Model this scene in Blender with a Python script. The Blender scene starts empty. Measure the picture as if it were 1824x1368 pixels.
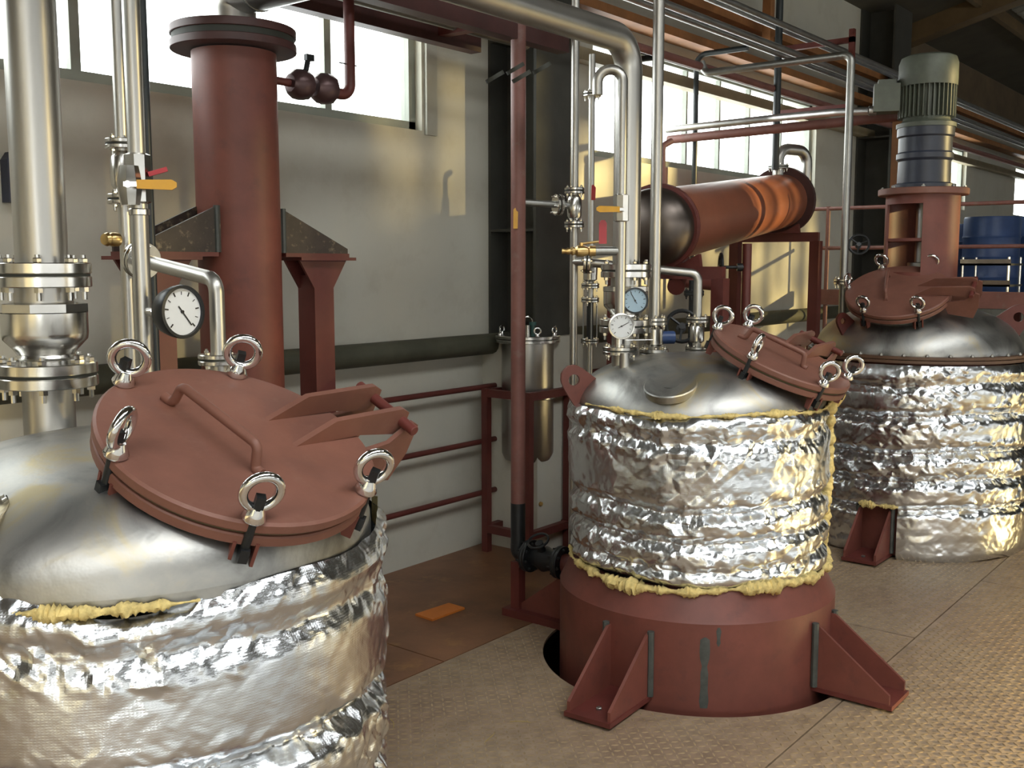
import bpy, bmesh, math, random
import numpy as np
from mathutils import Vector, Matrix

random.seed(7)
rng = np.random.RandomState(11)
scene = bpy.context.scene
COL = scene.collection
PI = math.pi
def R(d): return math.radians(d)

# ------------------------------------------------------------------ camera
YAW = R(38.5); PITCH = math.atan(211 / 1850.0)
cam_d = bpy.data.cameras.new('camera'); cam = bpy.data.objects.new('camera', cam_d); COL.objects.link(cam)
cam_d.sensor_width = 36.0; cam_d.lens = 36.0 * 1850 / 1824; cam_d.clip_start = 0.05; cam_d.clip_end = 300
cam.location = (0, 0, 1.70)
cam.rotation_euler = (PI / 2 - PITCH, 0, YAW - PI / 2)
scene.camera = cam

# ------------------------------------------------------------------ sky, sun, exposure
world = bpy.data.worlds.new('sky'); scene.world = world; world.use_nodes = True
bg = world.node_tree.nodes['Background']      # even overcast evening sky
bg.inputs['Color'].default_value = (0.985, 1.0, 0.985, 1); bg.inputs['Strength'].default_value = 7.5
sun_d = bpy.data.lights.new('evening_sun', 'SUN'); sun = bpy.data.objects.new('evening_sun', sun_d); COL.objects.link(sun)
sun_d.energy = 21.0; sun_d.color = (1.0, 0.76, 0.32); sun_d.angle = R(0.6)
SUN_DIR = Vector((-math.cos(R(60)), math.sin(R(60)), -math.tan(R(7.0)))).normalized()
sun.rotation_euler = SUN_DIR.to_track_quat('-Z', 'Y').to_euler(); sun.location = (20, -20, 8)
def portal(name, c, sx, sz, flip=False):
    d = bpy.data.lights.new(name, 'AREA'); d.shape = 'RECTANGLE'; d.size = sx; d.size_y = sz
    d.cycles.is_portal = True
    o = bpy.data.objects.new(name, d); COL.objects.link(o); o.location = c
    o.rotation_euler = (R(90) if not flip else R(-90), 0, 0)
    return o
OPP = -12.0
# daylight enters by the back windows and added openings opposite (portals only steer the sampling of the sky)
scene.view_settings.view_transform = 'Standard'; scene.view_settings.look = 'None'
scene.view_settings.exposure = 0.2; scene.view_settings.gamma = 1.0
scene.view_settings.use_curve_mapping = False
scene.cycles.use_denoising = True
scene.cycles.max_bounces = 9; scene.cycles.diffuse_bounces = 5; scene.cycles.glossy_bounces = 5
scene.cycles.transparent_max_bounces = 12; scene.cycles.sample_clamp_indirect = 12.0
scene.cycles.caustics_reflective = False; scene.cycles.caustics_refractive = False

# ------------------------------------------------------------------ materials
MATS = {}
def nodes_of(name):
    m = bpy.data.materials.new(name); m.use_nodes = True
    nt = m.node_tree; b = nt.nodes['Principled BSDF']; MATS[name] = m
    return m, nt, b
def noise(nt, scale, detail=4, rough=0.55, vec=None, dist=0.0):
    n = nt.nodes.new('ShaderNodeTexNoise'); n.inputs['Scale'].default_value = scale
    n.inputs['Detail'].default_value = detail; n.inputs['Roughness'].default_value = rough
    n.inputs['Distortion'].default_value = dist
    if vec is not None: nt.links.new(vec, n.inputs['Vector'])
    return n
def ramp(nt, src, stops):
    r = nt.nodes.new('ShaderNodeValToRGB'); nt.links.new(src, r.inputs['Fac'])
    els = r.color_ramp.elements
    while len(els) < len(stops): els.new(0.5)
    for e, (p, c) in zip(els, stops):
        e.position = p; e.color = (*c, 1) if len(c) == 3 else c
    return r
def objcoord(nt):
    t = nt.nodes.new('ShaderNodeTexCoord'); return t.outputs['Object']
def bump(nt, b, src, strength, dist=0.01):
    n = nt.nodes.new('ShaderNodeBump'); n.inputs['Strength'].default_value = strength; n.inputs['Distance'].default_value = dist
    nt.links.new(src, n.inputs['Height']); nt.links.new(n.outputs['Normal'], b.inputs['Normal']); return n
def mul(c, k): return tuple(min(1, x * k) for x in c)
def paint(name, col, rough=0.5, vary=0.25, scale=6, metallic=0.0, bumps=0.08, spot=None, spot_amt=0.35, coat=0.0):
    m, nt, b = nodes_of(name); v = objcoord(nt)
    n = noise(nt, scale, 6, 0.6, v)
    r = ramp(nt, n.outputs['Fac'], [(0.28, mul(col, 1 - vary)), (0.72, mul(col, 1 + vary))])
    out = r.outputs['Color']
    if spot:
        n2 = noise(nt, scale * 2.3, 7, 0.65, v)
        f = ramp(nt, n2.outputs['Fac'], [(0.56, (0, 0, 0)), (0.7, (spot_amt,) * 3)])
        mx = nt.nodes.new('ShaderNodeMixRGB'); nt.links.new(f.outputs['Color'], mx.inputs['Fac'])
        nt.links.new(out, mx.inputs['Color1']); mx.inputs['Color2'].default_value = (*spot, 1); out = mx.outputs['Color']
    nt.links.new(out, b.inputs['Base Color'])
    b.inputs['Roughness'].default_value = rough; b.inputs['Metallic'].default_value = metallic
    if coat: b.inputs['Coat Weight'].default_value = coat; b.inputs['Coat Roughness'].default_value = 0.25
    if bumps: bump(nt, b, noise(nt, 60, 4, 0.6, v).outputs['Fac'], bumps, 0.004)
    return m
def metal(name, col, rough=0.3, vary=0.12, scale=5, streak=None, bumps=0.03, aniso=0.0):
    m, nt, b = nodes_of(name); v = objcoord(nt)
    if streak:
        mp = nt.nodes.new('ShaderNodeMapping'); mp.inputs['Scale'].default_value = streak; nt.links.new(v, mp.inputs['Vector']); v2 = mp.outputs['Vector']
    else: v2 = v
    n = noise(nt, scale, 5, 0.6, v2)
    r = ramp(nt, n.outputs['Fac'], [(0.3, mul(col, 1 - vary)), (0.7, mul(col, 1 + vary))])
    nt.links.new(r.outputs['Color'], b.inputs['Base Color'])
    rr = nt.nodes.new('ShaderNodeMapRange'); rr.inputs['To Min'].default_value = rough * 0.75; rr.inputs['To Max'].default_value = rough * 1.3
    nt.links.new(n.outputs['Fac'], rr.inputs['Value']); nt.links.new(rr.outputs['Result'], b.inputs['Roughness'])
    b.inputs['Metallic'].default_value = 1.0
    if bumps: bump(nt, b, noise(nt, 25, 4, 0.6, v2).outputs['Fac'], bumps, 0.005)
    return m
def flat(name, col, rough=0.5, metallic=0.0):
    m, nt, b = nodes_of(name); b.inputs['Base Color'].default_value = (*col, 1)
    b.inputs['Roughness'].default_value = rough; b.inputs['Metallic'].default_value = metallic; return m

STEEL = metal('stainless_pipe', (0.50, 0.49, 0.46), 0.36, 0.10, 4, streak=(1, 1, 0.3))
STEEL2 = metal('brushed_fitting', (0.60, 0.59, 0.56), 0.22, 0.15, 9)
DULL = metal('galvanised_dull', (0.36, 0.36, 0.34), 0.42, 0.15, 8)
CHROME = metal('chrome_eye_nut', (0.78, 0.78, 0.78), 0.10, 0.05, 8, bumps=0)
BRASS = metal('brass', (0.62, 0.43, 0.18), 0.3, 0.15, 20)
IRON = paint('black_iron', (0.022, 0.024, 0.026), 0.38, 0.3, 12, 0.3)
BLACKPIPE = paint('dark_painted_pipe', (0.025, 0.032, 0.035), 0.4, 0.2, 5)
RED = paint('red_oxide_paint', (0.165, 0.050, 0.036), 0.5, 0.22, 5, spot=(0.10, 0.035, 0.03), spot_amt=0.5)
REDLID = paint('red_oxide_lid', (0.20, 0.085, 0.06), 0.5, 0.16, 7, spot=(0.235, 0.12, 0.09), spot_amt=0.4)
REDDARK = paint('dark_red_steelwork', (0.12, 0.028, 0.022), 0.48, 0.25, 6)
RACKRED = paint('dull_red_rack', (0.06, 0.022, 0.02), 0.5, 0.3, 6)  # darkest of the reds, for rack beams and two flanges
REDPIPE = paint('faded_red_pipe', (0.20, 0.085, 0.07), 0.5, 0.2, 7, spot=(0.22, 0.15, 0.13), spot_amt=0.5)
REDHX = paint('red_oxide_condenser', (0.27, 0.095, 0.055), 0.36, 0.14, 5)
REDBR = paint('bright_red_plastic', (0.42, 0.02, 0.03), 0.35, 0.1, 10)
YELLOW = paint('yellow_lever', (0.62, 0.32, 0.02), 0.4, 0.08, 14, bumps=0)
WOOL = paint('yellow_glass_wool', (0.70, 0.55, 0.22), 0.95, 0.3, 40, bumps=0.9)
GASKET = flat('dark_gasket', (0.03, 0.032, 0.025), 0.7)
WELD = paint('grey_touch_up', (0.06, 0.066, 0.06), 0.5, 0.3, 25)
MOTOR = paint('grey_green_motor_paint', (0.10, 0.113, 0.088), 0.5, 0.25, 9)
BLUE = paint('slate_blue_gearbox', (0.03, 0.036, 0.055), 0.4, 0.2, 8)
DRUM = paint('blue_plastic_drum', (0.045, 0.085, 0.22), 0.4, 0.2, 6)
ORANGE = paint('orange_board', (0.55, 0.17, 0.03), 0.6, 0.12, 9)
RUST = paint('rusty_orange_girt', (0.34, 0.15, 0.055), 0.6, 0.3, 5)
BEIGE = paint('beige_girt', (0.42, 0.36, 0.24), 0.6, 0.15, 5)
DARKCOL = paint('dark_grey_column', (0.05, 0.05, 0.043), 0.6, 0.25, 4)
FRAME = paint('pale_window_frame', (0.30, 0.32, 0.28), 0.6, 0.1, 6)
ROOFM = paint('dark_roof_sheet', (0.085, 0.075, 0.055), 0.7, 0.25, 2)
SKYL = paint('grey_roof_sheet', (0.20, 0.19, 0.16), 0.6, 0.2, 2)
ROOFBEAM = paint('brown_roof_steel', (0.13, 0.085, 0.04), 0.6, 0.25, 4)
OPPW = paint('grey_far_wall', (0.50, 0.50, 0.47), 0.8, 0.12, 1)
CONC = paint('grey_concrete_floor', (0.42, 0.42, 0.40), 0.7, 0.15, 1.5)
DIAL = paint('white_dial', (0.78, 0.80, 0.80), 0.3, 0.03, 20, bumps=0)
DIALB = paint('pale_blue_dial', (0.36, 0.50, 0.60), 0.3, 0.03, 20, bumps=0)
INK = flat('black_ink', (0.01, 0.01, 0.01), 0.5)
BOXB = paint('navy_switch_box', (0.015, 0.02, 0.05), 0.4, 0.2, 8)
MOSS = paint('dark_olive_ledge', (0.075, 0.075, 0.05), 0.7, 0.35, 3)
GALV = metal('galvanised_conduit', (0.5, 0.5, 0.5), 0.4, 0.15, 8)
STRAW = flat('straw', (0.45, 0.33, 0.09), 0.9)

# dome: brushed stainless with faint stains
def dome_mat():
    m, nt, b = nodes_of('brushed_dome'); v = objcoord(nt)
    n = noise(nt, 4.5, 6, 0.6, v, 0.6)
    r = ramp(nt, n.outputs['Fac'], [(0.36, (0.26, 0.26, 0.25)), (0.48, (0.40, 0.40, 0.385)), (0.57, (0.46, 0.45, 0.42)), (0.68, (0.52, 0.45, 0.29))])
    nt.links.new(r.outputs['Color'], b.inputs['Base Color']); b.inputs['Metallic'].default_value = 1
    rr = nt.nodes.new('ShaderNodeMapRange'); rr.inputs['To Min'].default_value = 0.30; rr.inputs['To Max'].default_value = 0.56
    nt.links.new(n.outputs['Fac'], rr.inputs['Value']); nt.links.new(rr.outputs['Result'], b.inputs['Roughness'])
    bump(nt, b, noise(nt, 6, 5, 0.65, v).outputs['Fac'], 0.14, 0.02)
    return m
DOME = dome_mat()
def foil_mat():
    m, nt, b = nodes_of('aluminium_foil')
    uv = nt.nodes.new('ShaderNodeTexCoord').outputs['UV']
    n = noise(nt, 5, 5, 0.6, uv)
    r = ramp(nt, n.outputs['Fac'], [(0.3, (0.69, 0.72, 0.75)), (0.7, (0.82, 0.85, 0.88))])
    nt.links.new(r.outputs['Color'], b.inputs['Base Color']); b.inputs['Metallic'].default_value = 1
    b.inputs['Roughness'].default_value = 0.23
    w1 = nt.nodes.new('ShaderNodeTexWave'); w1.bands_direction = 'X'; w1.inputs['Scale'].default_value = 45; w1.inputs['Distortion'].default_value = 2; w1.inputs['Detail'].default_value = 1
    w2 = nt.nodes.new('ShaderNodeTexWave'); w2.bands_direction = 'Y'; w2.inputs['Scale'].default_value = 60; w2.inputs['Distortion'].default_value = 2; w2.inputs['Detail'].default_value = 1
    nt.links.new(uv, w1.inputs['Vector']); nt.links.new(uv, w2.inputs['Vector'])
    a = nt.nodes.new('ShaderNodeMath'); a.operation = 'MULTIPLY'; nt.links.new(w1.outputs['Fac'], a.inputs[0]); nt.links.new(w2.outputs['Fac'], a.inputs[1])
    mp = nt.nodes.new('ShaderNodeMapping'); mp.inputs['Scale'].default_value = (1.0, 5.0, 1.0); nt.links.new(uv, mp.inputs['Vector'])
    fine = noise(nt, 42, 5, 0.7, mp.outputs['Vector'])
    ad = nt.nodes.new('ShaderNodeMath'); ad.operation = 'MULTIPLY_ADD'; nt.links.new(a.outputs['Value'], ad.inputs[0]); ad.inputs[1].default_value = 0.25; nt.links.new(fine.outputs['Fac'], ad.inputs[2])
    bump(nt, b, ad.outputs['Value'], 0.32, 0.0016)
    return m
FOIL = foil_mat()
def floor_mat():
    m, nt, b = nodes_of('worn_floor_plate'); v = objcoord(nt)
    n1 = noise(nt, 0.9, 6, 0.6, v); n2 = noise(nt, 14, 6, 0.7, v); n3 = noise(nt, 90, 3, 0.6, v)
    r1 = ramp(nt, n1.outputs['Fac'], [(0.32, (0.27, 0.185, 0.13)), (0.5, (0.325, 0.245, 0.175)), (0.7, (0.36, 0.285, 0.195))])
    r2 = ramp(nt, n2.outputs['Fac'], [(0.3, (0.42, 0.38, 0.33)), (0.7, (1.25, 1.22, 1.15))])
    mx = nt.nodes.new('ShaderNodeMixRGB'); mx.blend_type = 'MULTIPLY'; mx.inputs['Fac'].default_value = 0.7
    nt.links.new(r1.outputs['Color'], mx.inputs['Color1']); nt.links.new(r2.outputs['Color'], mx.inputs['Color2'])
    nt.links.new(mx.outputs['Color'], b.inputs['Base Color'])
    b.inputs['Roughness'].default_value = 0.52
    b.inputs['Specular IOR Level'].default_value = 0.45
    bump(nt, b, n3.outputs['Fac'], 0.15, 0.002)
    return m
FLOOR = floor_mat()
RUSTFLOOR = paint('rust_brown_floor_plate', (0.19, 0.09, 0.045), 0.45, 0.5, 2.2, spot=(0.34, 0.18, 0.07), spot_amt=0.75)  # rust brown, with orange glints of its sheen painted in as spots
LUG = paint('worn_tread_steel', (0.36, 0.26, 0.15), 0.36, 0.3, 3, 0.35)
def wall_mat():
    m, nt, b = nodes_of('plastered_wall'); v = objcoord(nt)
    n1 = noise(nt, 0.8, 7, 0.62, v, 0.4); n2 = noise(nt, 5, 7, 0.65, v)
    r1 = ramp(nt, n1.outputs['Fac'], [(0.3, (0.52, 0.50, 0.425)), (0.5, (0.58, 0.57, 0.495)), (0.72, (0.62, 0.59, 0.49))])
    f = ramp(nt, n2.outputs['Fac'], [(0.52, (0, 0, 0)), (0.75, (0.35, 0.35, 0.35))])
    mx = nt.nodes.new('ShaderNodeMixRGB'); nt.links.new(f.outputs['Color'], mx.inputs['Fac'])
    nt.links.new(r1.outputs['Color'], mx.inputs['Color1']); mx.inputs['Color2'].default_value = (0.43, 0.395, 0.315, 1)
    nt.links.new(mx.outputs['Color'], b.inputs['Base Color']); b.inputs['Roughness'].default_value = 0.75
    bump(nt, b, n2.outputs['Fac'], 0.12, 0.01)
    return m
WALL = wall_mat()
def glass_mat():
    m, nt, b = nodes_of('dusty_window_glass'); out = nt.nodes['Material Output']
    t = nt.nodes.new('ShaderNodeBsdfTransparent'); t.inputs['Color'].default_value = (0.93, 0.95, 0.95, 1)
    g = nt.nodes.new('ShaderNodeBsdfGlossy'); g.inputs['Roughness'].default_value = 0.05
    mx = nt.nodes.new('ShaderNodeMixShader'); mx.inputs['Fac'].default_value = 0.06
    nt.links.new(t.outputs[0], mx.inputs[1]); nt.links.new(g.outputs[0], mx.inputs[2]); nt.links.new(mx.outputs[0], out.inputs['Surface'])
    return m
GLASS = glass_mat()

# ------------------------------------------------------------------ mesh helpers
def V(*a): return Vector(a[0] if len(a) == 1 else a)
def frame_from(n):
    n = V(n).normalized(); a = Vector((0, 0, 1)) if abs(n.z) < 0.9 else Vector((1, 0, 0))
    u = a.cross(n).normalized(); v = n.cross(u).normalized(); return u, v, n
class MB:
    def __init__(s): s.v = []; s.f = []
    def add(s, vs, fs):
        k = len(s.v); s.v += [tuple(x) for x in vs]; s.f += [tuple(i + k for i in f) for f in fs]; return s
    def box(s, c, size, u=(1, 0, 0), v=(0, 1, 0)):
        u = V(u).normalized(); v = V(v).normalized(); w = u.cross(v); c = V(c); a, b, d = [x / 2 for x in size]
        vs = [c + u * (a * i) + v * (b * j) + w * (d * k) for k in (-1, 1) for j in (-1, 1) for i in (-1, 1)]
        return s.add(vs, [(0, 2, 3, 1), (4, 5, 7, 6), (0, 1, 5, 4), (2, 6, 7, 3), (0, 4, 6, 2), (1, 3, 7, 5)])
    def span(s, lo, hi):
        lo = V(lo); hi = V(hi); return s.box((lo + hi) / 2, tuple(hi - lo))
    def bar(s, p0, p1, w, h, up=(0, 0, 1)):
        p0 = V(p0); p1 = V(p1); d = p1 - p0; L = d.length; d.normalize(); sd = d.cross(V(up)).normalized()
        return s.box((p0 + p1) / 2, (L, w, h), d, sd)
    def prism(s, poly, o, u, v, th, centred=True):
        u = V(u).normalized(); v = V(v).normalized(); n = u.cross(v); o = V(o); N = len(poly); k = -th / 2 if centred else 0
        a = [o + u * p[0] + v * p[1] + n * k for p in poly]; b = [x + n * th for x in a]
        return s.add(a + b, [tuple(range(N))[::-1], tuple(range(N, 2 * N))] + [(i, (i + 1) % N, N + (i + 1) % N, N + i) for i in range(N)])
    def lathe(s, prof, o, n=(0, 0, 1), seg=32, a0=0.0, a1=2 * PI):
        u, v, n = frame_from(n); o = V(o); full = abs(a1 - a0 - 2 * PI) < 1e-6
        cols = seg if full else seg + 1; vs = []; idx = []
        for (r, z) in prof:
            if r < 1e-6: idx.append([len(vs)] * cols); vs.append(o + n * z)
            else:
                row = []
                for i in range(cols):
                    a = a0 + (a1 - a0) * i / seg; row.append(len(vs)); vs.append(o + n * z + (u * math.cos(a) + v * math.sin(a)) * r)
                idx.append(row)
        fs = []
        for j in range(len(prof) - 1):
            for i in range(seg):
                k = (i + 1) % cols
                q = [idx[j][i], idx[j][k], idx[j + 1][k], idx[j + 1][i]]
                q2 = [x for m_, x in enumerate(q) if x not in q[:m_]]
                if len(q2) >= 3: fs.append(tuple(q2))
        return s.add(vs, fs)
    def cyl(s, p0, p1, r0, r1=None, seg=20, bev=0.0):
        p0 = V(p0); p1 = V(p1); r1 = r0 if r1 is None else r1; L = (p1 - p0).length
        if bev: prof = [(0, 0), (r0 - bev, 0), (r0, bev), (r1, L - bev), (r1 - bev, L), (0, L)]
        else: prof = [(0, 0), (r0, 0), (r1, L), (0, L)]
        return s.lathe(prof, p0, p1 - p0, seg)
    def ring(s, o, n, ri, ro, th, seg=32, bev=0.002):
        return s.lathe([(ri, 0), (ro - bev, 0), (ro, bev), (ro, th - bev), (ro - bev, th), (ri, th), (ri, 0)], o, n, seg)
    def torus(s, c, n, RR, r, seg=24, sub=10, a0=0, a1=2 * PI):
        u, v, n = frame_from(n); pts = []
        full = abs(a1 - a0 - 2 * PI) < 1e-6; N = seg if full else seg + 1; c = V(c); vs = []
        for i in range(N):
            a = a0 + (a1 - a0) * i / seg; d = u * math.cos(a) + v * math.sin(a)
            for j in range(sub):
                b = 2 * PI * j / sub; vs.append(c + d * (RR + r * math.cos(b)) + n * (r * math.sin(b)))
        fs = [(i * sub + j, ((i + 1) % N) * sub + j, ((i + 1) % N) * sub + (j + 1) % sub, i * sub + (j + 1) % sub) for i in range(seg) for j in range(sub)]
        return s.add(vs, fs)
    def tube(s, path, r, bend=0.0, seg=16, cap=True):
        P = [V(p) for p in path]; pts = [P[0]]
        for i in range(1, len(P) - 1):
            a = (P[i - 1] - P[i]); b = (P[i + 1] - P[i]); la, lb = a.length, b.length; a.normalize(); b.normalize()
            ang = a.angle(b); half = ang / 2
            if bend <= 0 or ang > PI - 0.03: pts.append(P[i]); continue
            t = min(bend / math.tan(half), la * 0.49, lb * 0.49); rr = t * math.tan(half)
            c = P[i] + (a + b).normalized() * (rr / math.sin(half)); v0 = (P[i] + a * t) - c; v1 = (P[i] + b * t) - c
            tot = v0.angle(v1); ax = v0.cross(v1).normalized(); K = 8
            for k in range(K + 1): pts.append(c + Matrix.Rotation(tot * k / K, 3, ax) @ v0)
        pts.append(P[-1])
        rings = []; vs = []; T = (pts[1] - pts[0]).normalized(); u, v, _ = frame_from(T)
        for i, p in enumerate(pts):
            if i == 0: t = (pts[1] - pts[0])
            elif i == len(pts) - 1: t = pts[-1] - pts[-2]
            else: t = (pts[i + 1] - p).normalized() + (p - pts[i - 1]).normalized()
            t.normalize(); q = T.rotation_difference(t); u = q @ u; v = q @ v; T = t
            ri = r[i] if isinstance(r, (list, tuple)) else r
            rings.append(list(range(len(vs), len(vs) + seg)))
            vs += [p + (u * math.cos(2 * PI * k / seg) + v * math.sin(2 * PI * k / seg)) * ri for k in range(seg)]
        fs = [(rings[i][k], rings[i][(k + 1) % seg], rings[i + 1][(k + 1) % seg], rings[i + 1][k]) for i in range(len(pts) - 1) for k in range(seg)]
        if cap: fs += [tuple(rings[0][::-1]), tuple(rings[-1])]
        return s.add(vs, fs)
    def mesh(s, name, mat, off=(0, 0, 0), ang=38):
        me = bpy.data.meshes.new(name); o = V(off)
        me.from_pydata([(x - o.x, y - o.y, z - o.z) for x, y, z in s.v], [], s.f); me.update()
        bm = bmesh.new(); bm.from_mesh(me); bmesh.ops.recalc_face_normals(bm, faces=bm.faces); bm.to_mesh(me); bm.free()
        me.polygons.foreach_set('use_smooth', [True] * len(me.polygons)); me.set_sharp_from_angle(angle=R(ang))
        me.materials.append(mat); return me
def origin_of(o):
    p = Vector((0, 0, 0))
    while o: p += o.location; o = o.parent
    return p
def part(mb, name, mat, parent=None, label=None, kind=None, ang=38):
    me = mb.mesh(name, mat, origin_of(parent) if parent else (0, 0, 0), ang)
    o = bpy.data.objects.new(name, me); COL.objects.link(o); o.parent = parent
    if label: o['label'] = label
    if kind: o['kind'] = kind
    return o
def solo(mb, name, mat, label, cat, base, group=None, ang=38, kind=None):
    """a thing that is one mesh, its origin at its base"""
    me = mb.mesh(name, mat, base, ang); o = bpy.data.objects.new(name, me); COL.objects.link(o); o.location = base
    o['label'] = label; o['category'] = cat
    if group: o['group'] = group
    if kind: o['kind'] = kind
    return o
def thing(name, label, cat, loc, group=None, kind=None):
    o = bpy.data.objects.new(name, None); COL.objects.link(o); o.location = loc; o.empty_display_size = 0.1
    o['label'] = label; o['category'] = cat
    if group: o['group'] = group
    if kind: o['kind'] = kind
    return o
def inst(me, name, parent, pos, z=(0, 0, 1), x=None, scale=1.0):
    """place a shared mesh (modelled about the origin, axis +Z) as a child"""
    o = bpy.data.objects.new(name, me); COL.objects.link(o); o.parent = parent
    w = V(z).normalized()
    u = frame_from(w)[0] if x is None else (V(x) - w * V(x).dot(w)).normalized()
    v = w.cross(u); m = Matrix((u, v, w)).transposed().to_4x4()
    p = V(pos) - (origin_of(parent) if parent else Vector((0, 0, 0)))
    o.matrix_local = Matrix.Translation(p) @ m @ Matrix.Scale(scale, 4)
    return o
def structure(o, label=None, cat=None):
    o['kind'] = 'structure'
    if label: o['label'] = label
    if cat: o['category'] = cat
    return o

# shared small meshes
def bolt_mesh(name, r, h, mat, shank=0.0):
    mb = MB(); mb.cyl((0, 0, 0), (0, 0, h), r, seg=6, bev=r * 0.2); mb.cyl((0, 0, h), (0, 0, h * 1.6), r * 0.55, seg=8)
    if shank: mb.cyl((0, 0, -shank), (0, 0, 0), r * 0.5, seg=8); mb.cyl((0, 0, -shank - h), (0, 0, -shank), r, seg=6); mb.cyl((0, 0, -shank - h * 2.6), (0, 0, -shank - h), r * 0.55, seg=8)
    return mb.mesh(name, mat)
BOLT_CACHE = {}
def flange(parent, c, n, ro, th=0.018, gap=0.006, bolts=8, rb=0.008, mat=STEEL2, name='flange', a_off=0.2, bmat=STEEL2, gmat=GASKET):
    """a pair of bolted discs about point c with axis n"""
    n = V(n).normalized(); c = V(c); mb = MB()
    mb.cyl(c + n * (gap / 2), c + n * (gap / 2 + th), ro, seg=36, bev=0.002)
    mb.cyl(c - n * (gap / 2 + th), c - n * (gap / 2), ro, seg=36, bev=0.002)
    p = part(mb, name, mat, parent)
    g = MB(); g.cyl(c - n * gap / 2, c + n * gap / 2, ro * 0.97, seg=28); part(g, 'gasket', gmat, p)
    if bolts:
        key = (round(rb, 4), round(th, 4), round(gap, 4), bmat.name)
        if key not in BOLT_CACHE: BOLT_CACHE[key] = bolt_mesh('bolt', rb, rb * 1.1, bmat, shank=2 * th + gap)
        u, v, _ = frame_from(n); rr = ro - rb * 1.7
        for i in range(bolts):
            a = 2 * PI * i / bolts + a_off
            inst(BOLT_CACHE[key], 'bolt', p, c + n * (gap / 2 + th) + (u * math.cos(a) + v * math.sin(a)) * rr, n)
    return p

# ------------------------------------------------------------------ SETTING
WY = 4.04                      # inner face of the back wall
X0, X1 = -14.0, 30.0
ZS, ZH = 2.44, 3.25            # window sill and head
WINS = [(-0.4, 4.28), (5.95, 9.76), (12.0, 14.85), (17.5, 21.5)]
# back wall with openings
mb = MB(); T = 0.30
mb.span((X0, WY, -1.0), (X1, WY + T, ZS)); mb.span((X0, WY, ZH), (X1, WY + T, 4.6))
xs = [X0] + [q for w in WINS for q in w] + [X1]
for i in range(0, len(xs), 2): mb.span((xs[i], WY, ZS), (xs[i + 1], WY + T, ZH))
structure(part(mb, 'wall_back', WALL))
for k, (a, b) in enumerate(WINS):
    w = bpy.data.objects.new('window_%d' % (k + 1), None); COL.objects.link(w); w.location = ((a + b) / 2, WY + 0.1, ZS); structure(w)
    m = MB(); fw = 0.05; y0, y1 = WY + 0.05, WY + 0.11
    for lo, hi in (((a, y0, ZS), (b, y1, ZS + fw)), ((a, y0, ZH - fw), (b, y1, ZH)), ((a, y0, ZS), (a + fw, y1, ZH)), ((b - fw, y0, ZS), (b, y1, ZH))): m.span(lo, hi)
    part(m, 'window_frame', FRAME, w)
    bars = {0: [1.0, 2.3, 3.655], 1: [6.9, 7.35, 7.9, 8.45, 9.1], 2: [12.9, 13.8], 3: [18.8, 20.2]}[k]
    for x in bars:
        m = MB(); wd = 0.022 if k == 0 else 0.012; m.span((x - wd, y0 + 0.01, ZS + fw), (x + wd, y1 - 0.01, ZH - fw)); part(m, 'mullion', FRAME, w)
    ed = [a + fw] + bars + [b - fw]
    for i in range(len(ed) - 1):
        m = MB(); m.span((ed[i], y0 + 0.025, ZS + fw), (ed[i + 1], y0 + 0.031, ZH - fw)); part(m, 'pane', GLASS, w)
    portal('window_daylight', ((a + b) / 2, WY + T + 0.02, (ZS + ZH) / 2), b - a, ZH - ZS, flip=True)
m = MB(); m.span((4.30, WY - 0.02, ZS - 0.02), (4.385, WY, ZH)); structure(part(m, 'trim_1', paint('white_window_reveal', (0.50, 0.50, 0.44), 0.7, 0.1, 5)))
# far (unseen) long wall behind the camera its openings placed and sized to steer the daylight
LOW = [(-13.4, -9.0, 1.0, 3.9)]
LOW += [(10.4, 16.6, 1.25, 1.88)]  # low opening sized so the sun reaches only the near floor
UPP = [(16.8, 19.2, 2.6, 4.6), (14.6, 16.4, 3.7, 4.9), (13.2, 14.1, 4.2, 5.1), (9.2, 12.6, 2.5, 4.4)] + [(a, a + 2.6, 1.2, 3.6) for a in (-7.8, -4.6, -1.4, 1.8, 5.0)]  # openings placed to aim sun patches, then five added for fill
RECTS = LOW + UPP
cutx = sorted({X0, X1} | {q for r_ in RECTS for q in r_[:2]}); cutz = sorted({-1.0, 5.6} | {q for r_ in RECTS for q in r_[2:]})
mb = MB()
for i in range(len(cutx) - 1):
    for j in range(len(cutz) - 1):
        cx_, cz_ = (cutx[i] + cutx[i + 1]) / 2, (cutz[j] + cutz[j + 1]) / 2
        if not any(r_[0] < cx_ < r_[1] and r_[2] < cz_ < r_[3] for r_ in RECTS):
            mb.span((cutx[i], OPP - 0.2, cutz[j]), (cutx[i + 1], OPP, cutz[j + 1]))
structure(part(mb, 'wall_front', OPPW))
def dimmed_pane(name, t):  # tint of an unseen pane, set to dim the light it passes
    m = bpy.data.materials.new(name); m.use_nodes = True; nt = m.node_tree; o = nt.nodes['Material Output']
    b = nt.nodes.new('ShaderNodeBsdfTransparent'); n = noise(nt, 2.5, 4, 0.6, objcoord(nt)); r = ramp(nt, n.outputs['Fac'], [(0.35, (t * 0.5,) * 3), (0.65, (t * 1.5,) * 3)])
    nt.links.new(r.outputs['Color'], b.inputs['Color']); nt.links.new(b.outputs[0], o.inputs['Surface']); return m
PANE_DIM = [dimmed_pane('dimmed_glass_a', 0.32), dimmed_pane('dimmed_glass_b', 0.45), dimmed_pane('dimmed_glass_c', 0.2), dimmed_pane('dimmed_glass_d', 0.15)] + [dimmed_pane('dimmed_glass_e', 0.6)] * 5
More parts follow.
